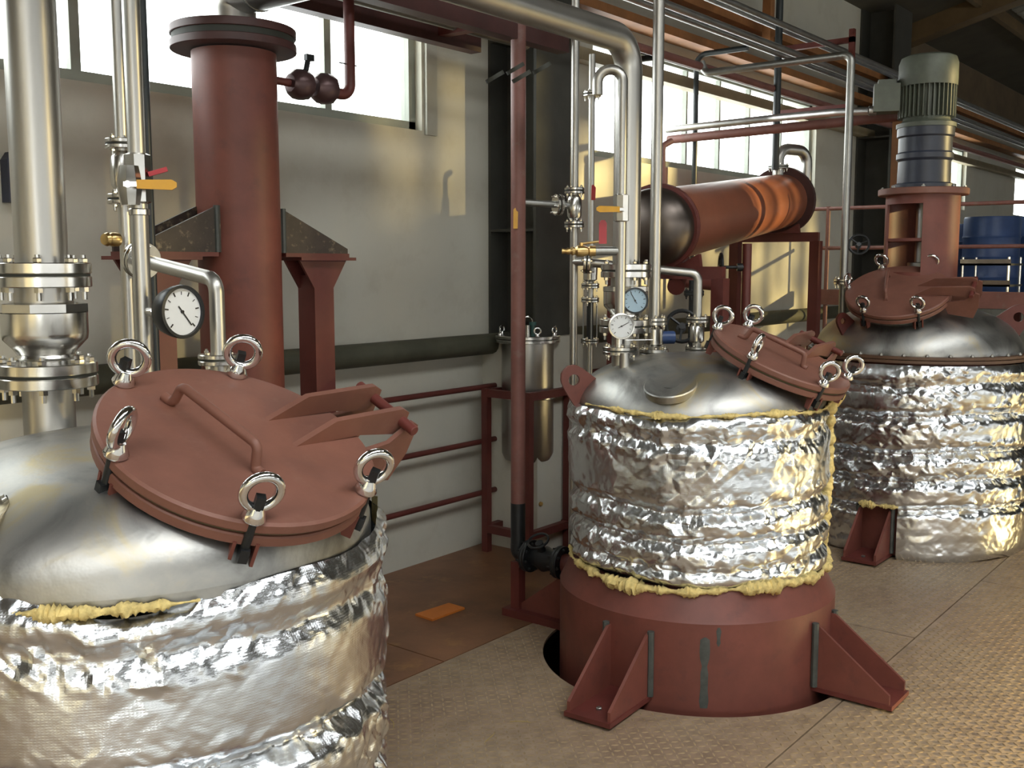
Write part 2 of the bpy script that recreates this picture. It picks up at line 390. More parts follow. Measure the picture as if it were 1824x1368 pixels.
for k, r_ in enumerate(UPP):
    w = bpy.data.objects.new('window_%d' % (k + 10), None); COL.objects.link(w); w.location = ((r_[0] + r_[1]) / 2, OPP - 0.1, r_[2]); structure(w)
    m = MB(); m.span((r_[0], OPP - 0.11, r_[2]), (r_[1], OPP - 0.10, r_[3])); part(m, 'pane', PANE_DIM[k], w)
    for x in np.arange(r_[0] + 0.45, r_[1] - 0.1, 0.8 if k == 0 else 0.55):
        m = MB(); m.span((x - 0.05, OPP - 0.13, r_[2]), (x + 0.05, OPP - 0.08, r_[3])); part(m, 'mullion', FRAME, w)  # unseen bars that dapple the sun
for r_ in RECTS:
    if r_ in LOW or r_ in UPP[4:]: portal('window_daylight', ((r_[0] + r_[1]) / 2, OPP - 0.22, (r_[2] + r_[3]) / 2), r_[1] - r_[0], r_[3] - r_[2])
mb = MB(); mb.span((X0 - 0.2, OPP - 0.2, -1), (X0, WY + T, 8)); structure(part(mb, 'wall_left', OPPW))
mb = MB(); mb.span((X1, OPP - 0.2, -1), (X1 + 0.2, WY + T, 8)); structure(part(mb, 'wall_right', OPPW))
# roof: rises from the eaves to a ridge
RY = -4.5; RZ = 4.30 + 0.27 * (WY - RY)
def roofz(y): return 4.30 + 0.27 * (WY - y) if y > RY else RZ - (RY - y) * (RZ - 5.4) / (RY - OPP)
mb = MB()
SKY = [(-11, -7.4), (-6.0, -1.6), (-0.6, 3.8), (4.8, 6.2)]; SKA, SKB = -0.5, -3.6     # unseen roof openings added to light floor and lids from above
def slab(xa, xb, ya, yb):
    a = [(xa, ya, roofz(ya)), (xb, ya, roofz(ya)), (xb, yb, roofz(yb)), (xa, yb, roofz(yb))]; b = [(x, y, z + 0.12) for x, y, z in a]
    mb.add(a + b, [(0, 1, 2, 3), (7, 6, 5, 4), (0, 4, 5, 1), (1, 5, 6, 2), (2, 6, 7, 3), (3, 7, 4, 0)])
slab(X0, X1, WY + T, SKA); slab(X0, X1, SKB, RY); slab(X0, X1, RY, OPP - 0.2)
ex = [X0] + [q for w in SKY for q in w] + [X1]
for i in range(0, len(ex), 2): slab(ex[i], ex[i + 1], SKA, SKB)
for (xa, xb) in SKY:
    d = portal('added_skylight', ((xa + xb) / 2, (SKA + SKB) / 2, roofz(SKB) + 0.2), xb - xa, SKA - SKB); d.rotation_euler = (0, 0, 0)
ceil = structure(part(mb, 'ceiling', ROOFM))
sl = V(0, -1, 0.27).normalized()
for x in (5.15, 12.05, 18.5, 24.5, -1.0, -7):
    m = MB(); p0 = V(x, WY, roofz(WY) - 0.10); p1 = V(x, RY, RZ - 0.10); m.bar(p0, p1, 0.22, 0.20); part(m, 'rafter', ROOFBEAM, ceil)
for i, y in enumerate((3.2, 2.0, 0.8, -0.4, -1.6, -2.8)):
    if SKB - 0.1 < y < SKA + 0.1: continue
    m = MB(); m.span((X0, y - 0.03, roofz(y) - 0.12), (X1, y + 0.03, roofz(y) + 0.01)); part(m, 'purlin', ROOFBEAM, ceil)
for x in np.arange(12.5, 18.2, 0.22):          # corrugations of the grey roof sheet
    m = MB(); m.bar(V(x, 3.1, roofz(3.1) - 0.012), V(x, 0.2, roofz(0.2) - 0.012), 0.16, 0.02); part(m, 'roof_sheet_rib', SKYL, ceil)
# floor: lower slab, steel plates, lugs
mb = MB(); mb.span((X0, OPP, -0.75), (X1, WY, -0.65)); fl = structure(part(mb, 'floor', FLOOR))
VES = [(1.29, 2.13, 0.665), (3.965, 2.13, 0.665), (6.63, 2.05, 0.60)]
ROWS = [(2.92, WY - 0.002, [-6, 0.2, 3.2, 6.2, 9.2, 12.2, 18, 29.9]), (1.42, 2.92, [-6, -0.5, 2.3, 4.76, 7.76, 10.76, 13.8, 20, 29.9]),
        (-0.08, 1.42, [-6, -0.13, 2.87, 5.87, 8.87, 11.87, 15, 22, 29.9]), (-1.58, -0.08, [-13.9, -4, 1, 5, 9, 14, 20, 29.9]), (OPP, -1.58, [-13.9, -6, 2, 10, 20, 29.9])]
GAP = 0.0035
HOLES = []
for (y0, y1, sx) in ROWS:
    for i in range(len(sx) - 1):
        x0, x1 = sx[i] + GAP, sx[i + 1] - GAP; a, b = y0 + GAP, y1 - GAP
        m = MB(); hole = [h for h in VES if x0 < h[0] < x1 and a < h[1] < b]
        if not hole: m.span((x0, a, -0.012), (x1, b, 0))
        else:
            hx, hy, hr = hole[0]; angs = sorted([2 * PI * k / 72 for k in range(72)] + [math.atan2(q - hy, p - hx) % (2 * PI) for p in (x0, x1) for q in (a, b)])
            inn, out = [], []
            for t in angs:
                c, s_ = math.cos(t), math.sin(t); L = min([((x1 - hx) / c) if c > 1e-9 else 1e9, ((x0 - hx) / c) if c < -1e-9 else 1e9, ((b - hy) / s_) if s_ > 1e-9 else 1e9, ((a - hy) / s_) if s_ < -1e-9 else 1e9])
                inn.append((hx + c * hr, hy + s_ * hr)); out.append((hx + c * L, hy + s_ * L))
            n = len(angs); vs = [(p[0], p[1], 0) for p in inn] + [(p[0], p[1], 0) for p in out] + [(p[0], p[1], -0.012) for p in inn] + [(p[0], p[1], -0.012) for p in out]
            fs = []
            for k in range(n):
                j = (k + 1) % n; fs += [(k, n + k, n + j, j), (2 * n + k, 2 * n + j, 3 * n + j, 3 * n + k), (k, j, 2 * n + j, 2 * n + k), (n + k, 3 * n + k, 3 * n + j, n + j)]
            m.add(vs, fs)
        part(m, 'floor_plate', RUSTFLOOR if (y0 > 2.9 and sx[i] > 0) else (CONC if y0 < -0.1 else FLOOR), fl)
# raised tread lugs, one joined part
def lugs():
    P = 0.031; xs = np.arange(1.6, 7.6, P); ys = np.arange(-0.35, 2.9, P)
    gx, gy = np.meshgrid(np.arange(len(xs)), np.arange(len(ys)), indexing='ij'); odd = (gx + gy) % 2
    px, py = xs[gx], ys[gy]
    keep = (px * 0.21 < py + 0.25) & ((px > 2.0) | (py > 1.0))
    for hx, hy, hr in VES: keep &= (px - hx) ** 2 + (py - hy) ** 2 > (hr + 0.02) ** 2
    for sy in (1.42, -0.08, 2.92): keep &= abs(py - sy) > 0.018
    keep &= (py < 1.42) | (abs(px - 4.76) > 0.018); keep &= (py > 1.42) | (abs(px - 5.87) > 0.018)
    px, py, odd = px[keep], py[keep], odd[keep]; n = len(px)
    ang = np.where(odd == 1, R(45), R(-45)) ; L, Wd, H = 0.0138, 0.0046, 0.0032
    base = np.array([(-L, -0.0012, 0), (0, -Wd, 0), (L, -0.0012, 0), (L, 0.0012, 0), (0, Wd, 0), (-L, 0.0012, 0), (-L * 0.6, 0, H), (L * 0.6, 0, H)])
    c, s_ = np.cos(ang)[:, None], np.sin(ang)[:, None]
    vx = base[None, :, 0] * c - base[None, :, 1] * s_ + px[:, None]; vy = base[None, :, 0] * s_ + base[None, :, 1] * c + py[:, None]
    vz = np.broadcast_to(base[None, :, 2], vx.shape) - 0.0002
    v = np.stack([vx, vy, vz], 2).reshape(-1, 3)
    f0 = np.array([(0, 1, 6), (1, 7, 6), (1, 2, 7), (2, 3, 7), (3, 4, 7), (4, 6, 7), (4, 5, 6), (5, 0, 6)])
    f = (f0[None] + (np.arange(n) * 8)[:, None, None]).reshape(-1, 3)
    me = bpy.data.meshes.new('tread_lugs'); me.vertices.add(len(v)); me.vertices.foreach_set('co', v.ravel())
    me.loops.add(f.size); me.loops.foreach_set('vertex_index', f.ravel().astype(np.int32)); me.polygons.add(len(f))
    me.polygons.foreach_set('loop_start', np.arange(len(f), dtype=np.int32) * 3); me.polygons.foreach_set('loop_total', np.full(len(f), 3, dtype=np.int32))
    me.update(calc_edges=True); me.materials.append(LUG)
    o = bpy.data.objects.new('tread_lugs', me); COL.objects.link(o); o.parent = fl; o['kind'] = 'stuff'; o['label'] = 'small raised tread lugs of the floor plates'
lugs()
# columns against the back wall
def steel_column(x, w, label, zb):
    t = thing('wall_column', label, 'column', (x, WY - 0.2, zb)); t['kind'] = 'structure'
    m = MB(); m.span((x - w / 2, WY - 0.36, zb), (x + w / 2, WY - 0.34, 4.3)); part(m, 'flange_plate', DARKCOL, t)
    m = MB(); m.span((x - 0.012, WY - 0.34, zb), (x + 0.012, WY - 0.02, 4.3)); part(m, 'web_plate', DARKCOL, t)
    m = MB(); m.span((x - w / 2, WY - 0.02, zb), (x + w / 2, WY - 0.001, 4.3)); part(m, 'flange_plate', DARKCOL, t)
    for z in (1.9, 3.0):
        m = MB(); m.span((x - w / 2, WY - 0.34, z), (x + w / 2, WY - 0.02, z + 0.015)); part(m, 'stiffener', DARKCOL, t)
    m = MB(); m.span((x - w / 2 - 0.06, WY - 0.42, 0), (x + w / 2 + 0.06, WY - 0.001, zb)); p = part(m, 'pedestal', WALL, t)
    return t
steel_column(5.02, 0.34, 'dark steel wall column behind the small steel tank', 1.28)
steel_column(11.05, 0.5, 'dark steel wall column behind the agitator motor', 1.28)
steel_column(-0.95, 0.34, 'dark steel wall column left of the wide window', 1.28)
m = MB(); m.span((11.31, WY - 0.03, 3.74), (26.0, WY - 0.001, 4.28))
structure(part(m, 'shade_sheet', paint('painted_shade_brown', (0.14, 0.10, 0.06), 0.7, 0.25, 3)))  # brown sheet added to paint in the dimness of the far upper wall
# ledge along the wall
m = MB(); m.tube([(X0 + 0.1, WY - 0.07, 1.235), (X1 - 0.1, WY - 0.07, 1.235)], 0.062, seg=14); structure(part(m, 'trim_2', MOSS))
# wall girts
def girt(name, z0, z1, y0, y1, mat, label):
    m = MB(); m.span((-3, y0, z0), (24, y1, z1)); solo(m, name, mat, label, 'beam', (5, y0, z0), 'wall girts under the roof')
girt('wall_girt', 3.02, 3.10, 3.93, 4.02, BEIGE, 'beige horizontal girt crossing the top of the windows')
girt('wall_girt', 3.34, 3.40, 3.88, 4.035, RUST, 'narrow rust orange girt above the windows')
girt('wall_girt', 3.58, 3.72, 3.82, 4.035, RUST, 'deep rust orange girt, the highest one on the wall')

# ------------------------------------------------------------------ VESSELS
def simplexish(x, y, seed):
    """piecewise linear random heights on a randomly split lattice: flat facets with sharp creases"""
    ix, iy = np.floor(x).astype(np.int64), np.floor(y).astype(np.int64); fx, fy = x - ix, y - iy
    def h(i, j, s=0):
        q = (i * 374761393 + j * 668265263 + (seed + s) * 1442695041) & 0x7fffffff
        q = ((q ^ (q >> 13)) * 1274126177) & 0x7fffffff; return ((q ^ (q >> 16)) & 0xffff) / 32768.0 - 1.0
    h00, h10, h01, h11 = h(ix, iy), h(ix + 1, iy), h(ix, iy + 1), h(ix + 1, iy + 1); d = h(ix, iy, 77) > 0
    A = np.where(fx + fy < 1, h00 + (h10 - h00) * fx + (h01 - h00) * fy, h11 + (h01 - h11) * (1 - fx) + (h10 - h11) * (1 - fy))
    B = np.where(fx > fy, h00 + (h10 - h00) * fx + (h11 - h10) * fy, h00 + (h01 - h00) * fy + (h11 - h01) * fx)
    return np.where(d, A, B)
def smoothn(x, y, seed):
    o = 0
    rs = np.random.RandomState(seed)
    for k in range(7):
        a, b, p = rs.uniform(-1, 1), rs.uniform(-1, 1), rs.uniform(0, 6.28); o = o + np.sin(x * a * 1.6 + y * b * 1.6 + p)
    return o / 3.2
def foil(parent, cx, cy, rad, z0, z1, pinch, seed, nth=760, nz=150, a_start=R(70), gap=None, amp=1.0, topwave=None, name='foil_jacket', cut=None, cs=1.0, calm0=0.22):
    th = a_start + np.linspace(0, 2 * PI - (gap or 0), nth); zz = np.linspace(0, 1, nz)
    TH, ZZ = np.meshgrid(th, zz, indexing='ij'); S = TH * rad
    top = z1 + (topwave(TH) if topwave is not None else 0); bot = z0 + 0.012 * smoothn(S * 9, S * 0, seed + 5)
    Z = bot + (top - bot) * ZZ
    wx = S + 0.012 * smoothn(S * 7, Z * 7, seed) ; wz = Z + 0.012 * smoothn(S * 6, Z * 6, seed + 1)
    near = np.zeros_like(Z); prof = np.zeros_like(Z)
    for (pz, dep, wd) in pinch:
        pzz = pz + 0.02 * smoothn(S * 4, S * 0 + pz, seed + 9); g = np.exp(-((Z - pzz) / wd) ** 2); prof -= dep * g * (1 + 0.4 * smoothn(S * 7, S * 0, seed + 3)); near = np.maximum(near, np.exp(-((Z - pzz) / (wd * 2.2)) ** 2))
    calm = calm0 + (1 - calm0) * np.clip(near * 1.1 + 0.45 * smoothn(S * 5, Z * 5, seed + 7), 0, 1)
    d = prof + amp * calm * cs * (0.0105 * simplexish(wx / (cs * 0.085) + wz * 3, wz / (cs * 0.060), seed) + 0.0100 * simplexish(wx / (cs * 0.044) + 9 - wz * 7, wz / (cs * 0.040), seed + 1) + 0.0050 * simplexish(wx / (cs * 0.024) + wz * 11, wz / (cs * 0.022), seed + 2) + 0.0014 * simplexish(wx / 0.013, wz / 0.012, seed + 8))
    d += 0.008 * smoothn(S * 3.0, Z * 3, seed + 4)
    edge = np.clip(ZZ / 0.05, 0, 1) * np.clip((1 - ZZ) / 0.06, 0, 1); RR = rad + d - 0.022 * (1 - edge) ** 2
    X, Y = cx + RR * np.cos(TH), cy + RR * np.sin(TH)
    v = np.stack([X, Y, Z], 2).reshape(-1, 3) - np.array(origin_of(parent))
    i, j = np.meshgrid(np.arange(nth - 1), np.arange(nz - 1), indexing='ij'); i, j = i.ravel(), j.ravel()
    if cut is not None:
        k = ~cut(th[i], Z.reshape(-1)[i * nz + j]); i, j = i[k], j[k]
    f = np.stack([i * nz + j, (i + 1) * nz + j, (i + 1) * nz + j + 1, i * nz + j + 1], 1)
    me = bpy.data.meshes.new(name); me.vertices.add(len(v)); me.vertices.foreach_set('co', v.ravel())
    me.loops.add(f.size); me.loops.foreach_set('vertex_index', f.ravel().astype(np.int32)); me.polygons.add(len(f))
    me.polygons.foreach_set('loop_start', np.arange(len(f), dtype=np.int32) * 4); me.polygons.foreach_set('loop_total', np.full(len(f), 4, dtype=np.int32))
    me.update(calc_edges=True)
    uv = me.uv_layers.new(name='UVMap'); uvs = np.stack([S.ravel(), Z.ravel()], 1)[f.ravel()]; uv.data.foreach_set('uv', uvs.ravel())
    me.polygons.foreach_set('use_smooth', [True] * len(f)); me.set_sharp_from_angle(angle=R(16)); me.materials.append(FOIL)
    o = bpy.data.objects.new(name, me); COL.objects.link(o); o.parent = parent; return o
def wool_ring(parent, cx, cy, rfun, zfun, a0, a1, th, seed, n=220, name='glass_wool', h=None):
    """ragged roll of glass wool following a ring"""
    rs = np.random.RandomState(seed); m = MB(); sub = 9; vs = []; h = h or th
    for i in range(n + 1):
        a = a0 + (a1 - a0) * i / n; k = 0.35 + 0.65 * min(1, 6 * min(i, n - i) / n); k *= max(0.25, 0.8 + 0.55 * math.sin(i * 0.11 + seed) * math.sin(i * 0.043 + 1) + 0.25 * math.sin(i * 0.37))
        rc, zc = rfun(a), zfun(a)
        for j in range(sub):
            b = 2 * PI * j / sub; q = k * (1 + rs.uniform(-0.34, 0.34)); rr = rc + th * q * math.cos(b); z = zc + h * q * math.sin(b)
            vs.append((cx + rr * math.cos(a), cy + rr * math.sin(a), z))
    fs = [(i * sub + j, (i + 1) * sub + j, (i + 1) * sub + (j + 1) % sub, i * sub + (j + 1) % sub) for i in range(n) for j in range(sub)]
    m.add(vs, fs + [tuple(range(sub))[::-1], tuple(range(n * sub, n * sub + sub))]); return part(m, name, WOOL, parent, ang=60)
def eye_nut_mesh():
    m = MB(); m.torus((0, 0, 0.052), (0, 1, 0), 0.030, 0.0085, 28, 12); m.lathe([(0, 0), (0.019, 0), (0.021, 0.004), (0.016, 0.016), (0.012, 0.026), (0, 0.026)], (0, 0, 0), seg=20)
    return m.mesh('eye_nut', CHROME, ang=50)
EYE = eye_nut_mesh()
m = MB(); m.cyl((0, 0, -0.085), (0, 0, 0.05), 0.0095, seg=10); m.box((0, 0, -0.075), (0.03, 0.018, 0.03)); m.box((0, 0, 0.045), (0.018, 0.018, 0.026)); SWING = m.mesh('swing_bolt', IRON)
m = MB(); m.prism([(-0.018, 0), (0.018, 0), (0.016, -0.055), (-0.006, -0.055)], (0, 0, 0), (1, 0, 0), (0, 0, 1), 0.007); CLIP = m.mesh('bolt_clip', RED)

def manhole(root, Pc, tilt, phi, r, drop, hinge_ang=90, mat=REDLID):
    th, ph = R(tilt), R(phi); Pc = V(Pc)
    n = V(math.sin(th) * math.cos(ph), math.sin(th) * math.sin(ph), math.cos(th)); u = V(math.cos(th) * math.cos(ph), math.cos(th) * math.sin(ph), -math.sin(th)); v = n.cross(u)
    def D(a): return u * math.cos(R(a)) + v * math.sin(R(a))
    def L(a, b, c): return Pc + u * a + v * b + n * c
    m = MB(); m.lathe([(r * 0.74, 0), (r * 0.74, drop)], Pc - n * (drop + 0.05), n, 48); part(m, 'manhole_neck', DOME, root)
    m = MB(); m.ring(Pc - n * 0.058, n, r * 0.70, r * 0.985, 0.024, 64, 0.003); rim = part(m, 'manhole_flange', mat, root)
    m = MB(); m.ring(Pc - n * 0.034, n, r * 0.7, r * 0.965, 0.008, 64); part(m, 'manhole_gasket', paint('olive_gasket', (0.09, 0.085, 0.04), 0.8, 0.2, 20), root)
    m = MB(); m.lathe([(0, -0.026), (r - 0.004, -0.026), (r, -0.021), (r, -0.005), (r - 0.006, 0.0), (r * 0.5, 0.003), (0, 0.004)], Pc, n, 72)
    lid = part(m, 'manhole_lid', mat, root, label='red oxide manhole lid clamped with ring nuts')
    # handle
    h0 = Pc + D(hinge_ang + 118) * 0.165 ; h1 = Pc + D(hinge_ang - 112) * 0.12
    m = MB(); hh = 0.058; dd = (h1 - h0).normalized()
    m.tube([h0 - dd * 0.03 + n * 0.008, h0 + n * 0.008, h0 + dd * 0.012 + n * hh, h1 - dd * 0.012 + n * hh, h1 + n * 0.008, h1 + dd * 0.02 + n * 0.008], 0.0105, 0.018, 12); part(m, 'handle', mat, lid)
    # hinge arms towards the hinge
    d = D(hinge_ang); s = n.cross(d)
    for k in (-1, 1):
        m = MB(); poly = [(0.10, 0.0), (0.20, 0.052), (0.405, 0.058), (0.43, 0.045), (0.43, 0.01), (0.40, -0.012), (r - 0.005, 0.002)]
        m.prism(poly, Pc + s * (0.052 * k) + n * 0.002, d, n, 0.014); part(m, 'hinge_arm', mat, lid)
        m = MB(); m.prism([(r * 0.9, -0.058), (r * 0.9, -0.035), (0.375, -0.02), (0.435, 0.03), (0.455, 0.02), (0.45, -0.06), (0.42, -0.135), (r * 0.95, -0.11)], Pc + s * (0.072 * k), d, n, 0.012); part(m, 'hinge_bracket', mat, rim)
    m = MB(); m.cyl(Pc + d * 0.415 + n * 0.025 - s * 0.105, Pc + d * 0.415 + n * 0.025 + s * 0.105, 0.013, seg=16, bev=0.002); part(m, 'hinge_pin', REDDARK, lid)
    rot = random.Random(int(Pc.x * 100)); vw = V(Pc.y, -Pc.x, 0).normalized()
    for a in (58, 118, 178, 240, 302):
        a = a + hinge_ang; q = Pc + D(a) * (r - 0.012)
        inst(EYE, 'eye_nut', lid, q + n * 0.001, n, x=Matrix.Rotation(R(72 if a - hinge_ang == 178 else rot.uniform(-28, 28)), 3, 'Z') @ vw, scale=1.18)
        inst(SWING, 'swing_bolt', lid, Pc + D(a) * (r - 0.006), n, x=D(a))
        for k in (-1, 1): inst(CLIP, 'bolt_clip', rim, Pc + D(a) * (r - 0.02) + D(a + 90) * 0.022 * k - n * 0.05, n, x=D(a))
    return lid
def support_bracket(root, cx, cy, rad, az, reach=0.31, w=0.20, h=0.27, z0=0.012):
    d = V(math.cos(R(az)), math.sin(R(az)), 0); s = V(-d.y, d.x, 0); c = V(cx, cy, 0)
    m = MB(); m.box(c + d * (rad + reach / 2 - 0.012) + V(0, 0, z0 + 0.009), (reach + 0.03, w, 0.018), d, s); p = part(m, 'support_bracket', REDDARK, root)
    for k in (-1, 1):
        m = MB(); m.prism([(rad - 0.015, z0 + 0.018), (rad + reach - 0.01, z0 + 0.018), (rad + reach - 0.01, z0 + 0.055), (rad + 0.012, z0 + h), (rad - 0.015, z0 + h)], c + s * ((w / 2 - 0.012) * k), d, (0, 0, 1), 0.013); part(m, 'gusset', RED, p)
        m = MB(); m.tube([c + d * (rad + 0.004) + s * ((w / 2 + 0.0) * k) + V(0, 0, z0 + 0.02), c + d * (rad + 0.004) + s * ((w / 2) * k) + V(0, 0, z0 + h + 0.01)], 0.014, seg=8); part(m, 'weld_bead', WELD, p)
    m = MB(); b = c + d * (rad + reach * 0.72) + V(0, 0, z0 + 0.018); m.cyl(b, b + V(0, 0, 0.010), 0.012, seg=6, bev=0.002); part(m, 'anchor_bolt', DULL, p)
def lifting_lug(root, cx, cy, rad, az, z, mat=RED, size=1.0):
    d = V(math.cos(R(az)), math.sin(R(az)), 0); c = V(cx, cy, z); s = size
    N = 28; out = []; inn = []; hc = (rad + 0.055 * s, 0.085 * s); hr = 0.024 * s
    poly = [(rad - 0.06 * s, 0.075 * s), (rad + 0.02 * s, 0.135 * s), (rad + 0.05 * s, 0.15 * s), (rad + 0.085 * s, 0.142 * s), (rad + 0.108 * s, 0.115 * s), (rad + 0.11 * s, 0.08 * s), (rad + 0.095 * s, 0.045 * s), (rad + 0.03 * s, -0.06 * s), (rad - 0.02 * s, -0.06 * s), (rad - 0.06 * s, 0.02 * s)]
    # outline resampled by angle about the hole so that the hole is a true opening
    for i in range(N):
        t = 2 * PI * i / N; dx, dy = math.cos(t), math.sin(t); best = None
        for k in range(len(poly)):
            (ax, ay), (bx, by) = poly[k], poly[(k + 1) % len(poly)]; ex, ey = bx - ax, by - ay; den = dx * ey - dy * ex
            if abs(den) < 1e-9: continue
            tt = ((ax - hc[0]) * ey - (ay - hc[1]) * ex) / den; uu = ((ax - hc[0]) * dy - (ay - hc[1]) * dx) / den
            if tt > 0 and -1e-6 <= uu <= 1 + 1e-6: best = tt if best is None else max(best, tt)
        out.append((hc[0] + dx * best, hc[1] + dy * best)); inn.append((hc[0] + dx * hr, hc[1] + dy * hr))
    sN = V(-d.y, d.x, 0); th = 0.022 * s
    def pt(p, k): return c + d * p[0] + V(0, 0, p[1]) + sN * (k * th / 2)
    vs = [pt(p, -1) for p in inn] + [pt(p, -1) for p in out] + [pt(p, 1) for p in inn] + [pt(p, 1) for p in out]; fs = []
    for i in range(N):
        j = (i + 1) % N; fs += [(i, j, N + j, N + i), (2 * N + i, 3 * N + i, 3 * N + j, 2 * N + j), (i, 2 * N + i, 2 * N + j, j), (N + i, N + j, 3 * N + j, 3 * N + i)]
    m = MB(); m.add(vs, fs); return part(m, 'lifting_lug', mat, root)
def dome_prof(r, z, h, n=14):
    return [(r * math.cos(t) ** 0.72 if t < PI / 2 - 1e-6 else 0, z + h * math.sin(t)) for t in [PI / 2 * i / n for i in range(n + 1)]]

def small_vessel(cx, cy, label, seed, variant):
    t = thing('reactor_vessel', label, 'reactor', (cx, cy, 0), 'foil wrapped reactor vessels')
    m = MB(); m.lathe([(0.575, -0.5), (0.59, -0.5), (0.59, 0.335), (0.584, 0.345), (0.535, 0.45), (0.50, 0.45)], (cx, cy, 0), seg=96); part(m, 'base_skirt', RED, t, label='red oxide painted base with sloping shoulder', ang=18)
    m = MB(); m.lathe([(0.47, 0.44), (0.47, 1.055), (0.535, 1.08), (0.535, 1.10)] + dome_prof(0.535, 1.10, 0.225), (cx, cy, 0), seg=96); part(m, 'dome', DOME, t, label='brushed stainless steel dome')
    for az in (0, 90, 180, 270): support_bracket(t, cx, cy, 0.59, az + (3 if az == 180 else 0))
    # handhole flange on the dome, a side nozzle socket
    hx, hy = cx - 0.415, cy - 0.105
    nn = V(-0.40, -0.10, 1).normalized(); c0 = V(hx, hy, 1.193)
    m = MB(); m.cyl(c0 - nn * 0.05, c0 + nn * 0.03, 0.085, seg=32); m.ring(c0 + nn * 0.018, nn, 0.035, 0.105, 0.034, 40, 0.004); hh = part(m, 'handhole', DOME, t)
    m = MB(); m.cyl(c0 + nn * 0.032, c0 + nn * 0.046, 0.036, seg=24); part(m, 'handhole_pad', GASKET, hh)
    for k in range(4):
        a = R(45 + 90 * k); uu, vv, _ = frame_from(nn); inst(bolt_mesh('bolt', 0.010, 0.008, DULL) if k == 0 and 'hb' not in BOLT_CACHE else BOLT_CACHE['hb'], 'bolt', hh, c0 + nn * 0.052 + (uu * math.cos(a) + vv * math.sin(a)) * 0.085, nn)
        if k == 0 and 'hb' not in BOLT_CACHE: BOLT_CACHE['hb'] = hh.children[-1].data
    lifting_lug(t, cx, cy, 0.50, 140, 1.14)
    return t
# vessel nearest the camera
v1 = small_vessel(1.29, 2.13, 'nearest foil wrapped reactor vessel with red lid, cut off by the left edge', 3, 0)
manhole(v1, (1.335, 1.79, 1.337), 27, 270, 0.295, 0.22)
foil(v1, 1.29, 2.13, 0.562, 0.45, 1.105, [(1.075, 0.006, 0.02), (0.99, 0.016, 0.030), (0.735, 0.040, 0.03), (0.56, 0.02, 0.03)], 21, 1080, 200, a_start=R(95), cs=0.72, calm0=0.12, topwave=lambda a: 0.014 * np.sin(a * 2.3 + 0.5) + 0.008 * np.sin(a * 7) - 0.035 * np.exp(-((np.mod(a, 2 * PI) - R(232)) / 0.22) ** 2))
wool_ring(v1, 1.29, 2.13, lambda a: 0.545, lambda a: 1.083, R(214), R(250), 0.012, 5, 90)
wool_ring(v1, 1.29, 2.13, lambda a: 0.56, lambda a: 0.45, R(100), R(400), 0.022, 6, 200)
# a torn foil corner standing up under the lid
m = MB(); m.add([(1.711, 1.776, 1.07), (1.7405, 1.8145, 1.07), (1.728, 1.79, 1.145), (1.765, 1.85, 1.07), (1.757, 1.842, 1.135)], [(0, 1, 2), (1, 3, 4), (1, 4, 2)]); part(m, 'torn_foil_corner', WOOL, v1)
# middle vessel
v2 = small_vessel(3.965, 2.13, 'middle foil wrapped reactor vessel standing on a round red base', 4, 1)
manhole(v2, (4.01, 1.775, 1.337), 24, 272, 0.295, 0.22)
foil(v2, 3.965, 2.13, 0.553, 0.455, 1.125, [(1.04, 0.020, 0.03), (0.76, 0.030, 0.026), (0.64, 0.03, 0.024), (0.53, 0.015, 0.02)], 33, 860, 170, a_start=R(306), gap=0.09, topwave=lambda a: 0.008 * np.sin(a * 3 + 1) + 0.005 * np.sin(a * 9))
wool_ring(v2, 3.965, 2.13, lambda a: 0.545 + 0.006 * math.sin(a * 11), lambda a: 0.452 + 0.012 * math.sin(a * 3.1 + 1), R(120), R(330), 0.024, 8, 300, h=0.022)
wool_ring(v2, 3.965, 2.13, lambda a: 0.537, lambda a: 1.132 + 0.006 * math.sin(a * 5), R(150), R(300), 0.011, 9, 260)
m = MB(); rs = random.Random(5)
for i in range(26):
    a = R(302 + rs.uniform(-2.5, 2.5)); z = 0.47 + 0.66 * i / 25; k = 0.022 + rs.uniform(0, 0.016) + (0.03 if 9 < i < 1 else 0)
    m.lathe([(0, -k), (k * 0.8, -k * 0.6), (k, 0.0), (k * 0.75, k * 0.7), (0, k)], (3.965 + 0.545 * math.cos(a), 2.13 + 0.545 * math.sin(a), z), V(rs.uniform(-1, 1), rs.uniform(-1, 1), rs.uniform(-1, 1)), 9)
part(m, 'glass_wool_seam', WOOL, v2, ang=60)
m = MB()
for i in range(20):
    a = R(301 + rs.uniform(-7, 7)); k = 0.03 + rs.uniform(0, 0.03); m.lathe([(0, -k), (k * 0.8, -k * 0.6), (k, 0), (k * 0.75, k * 0.7), (0, k)], (3.965 + (0.53 + rs.uniform(-0.02, 0.04)) * math.cos(a), 2.13 + (0.53 + rs.uniform(-0.02, 0.04)) * math.sin(a), 1.14 + rs.uniform(-0.03, 0.05)), V(rs.uniform(-1, 1), rs.uniform(-1, 1), rs.uniform(-1, 1)), 9)
part(m, 'glass_wool_tuft', WOOL, v2, ang=60)
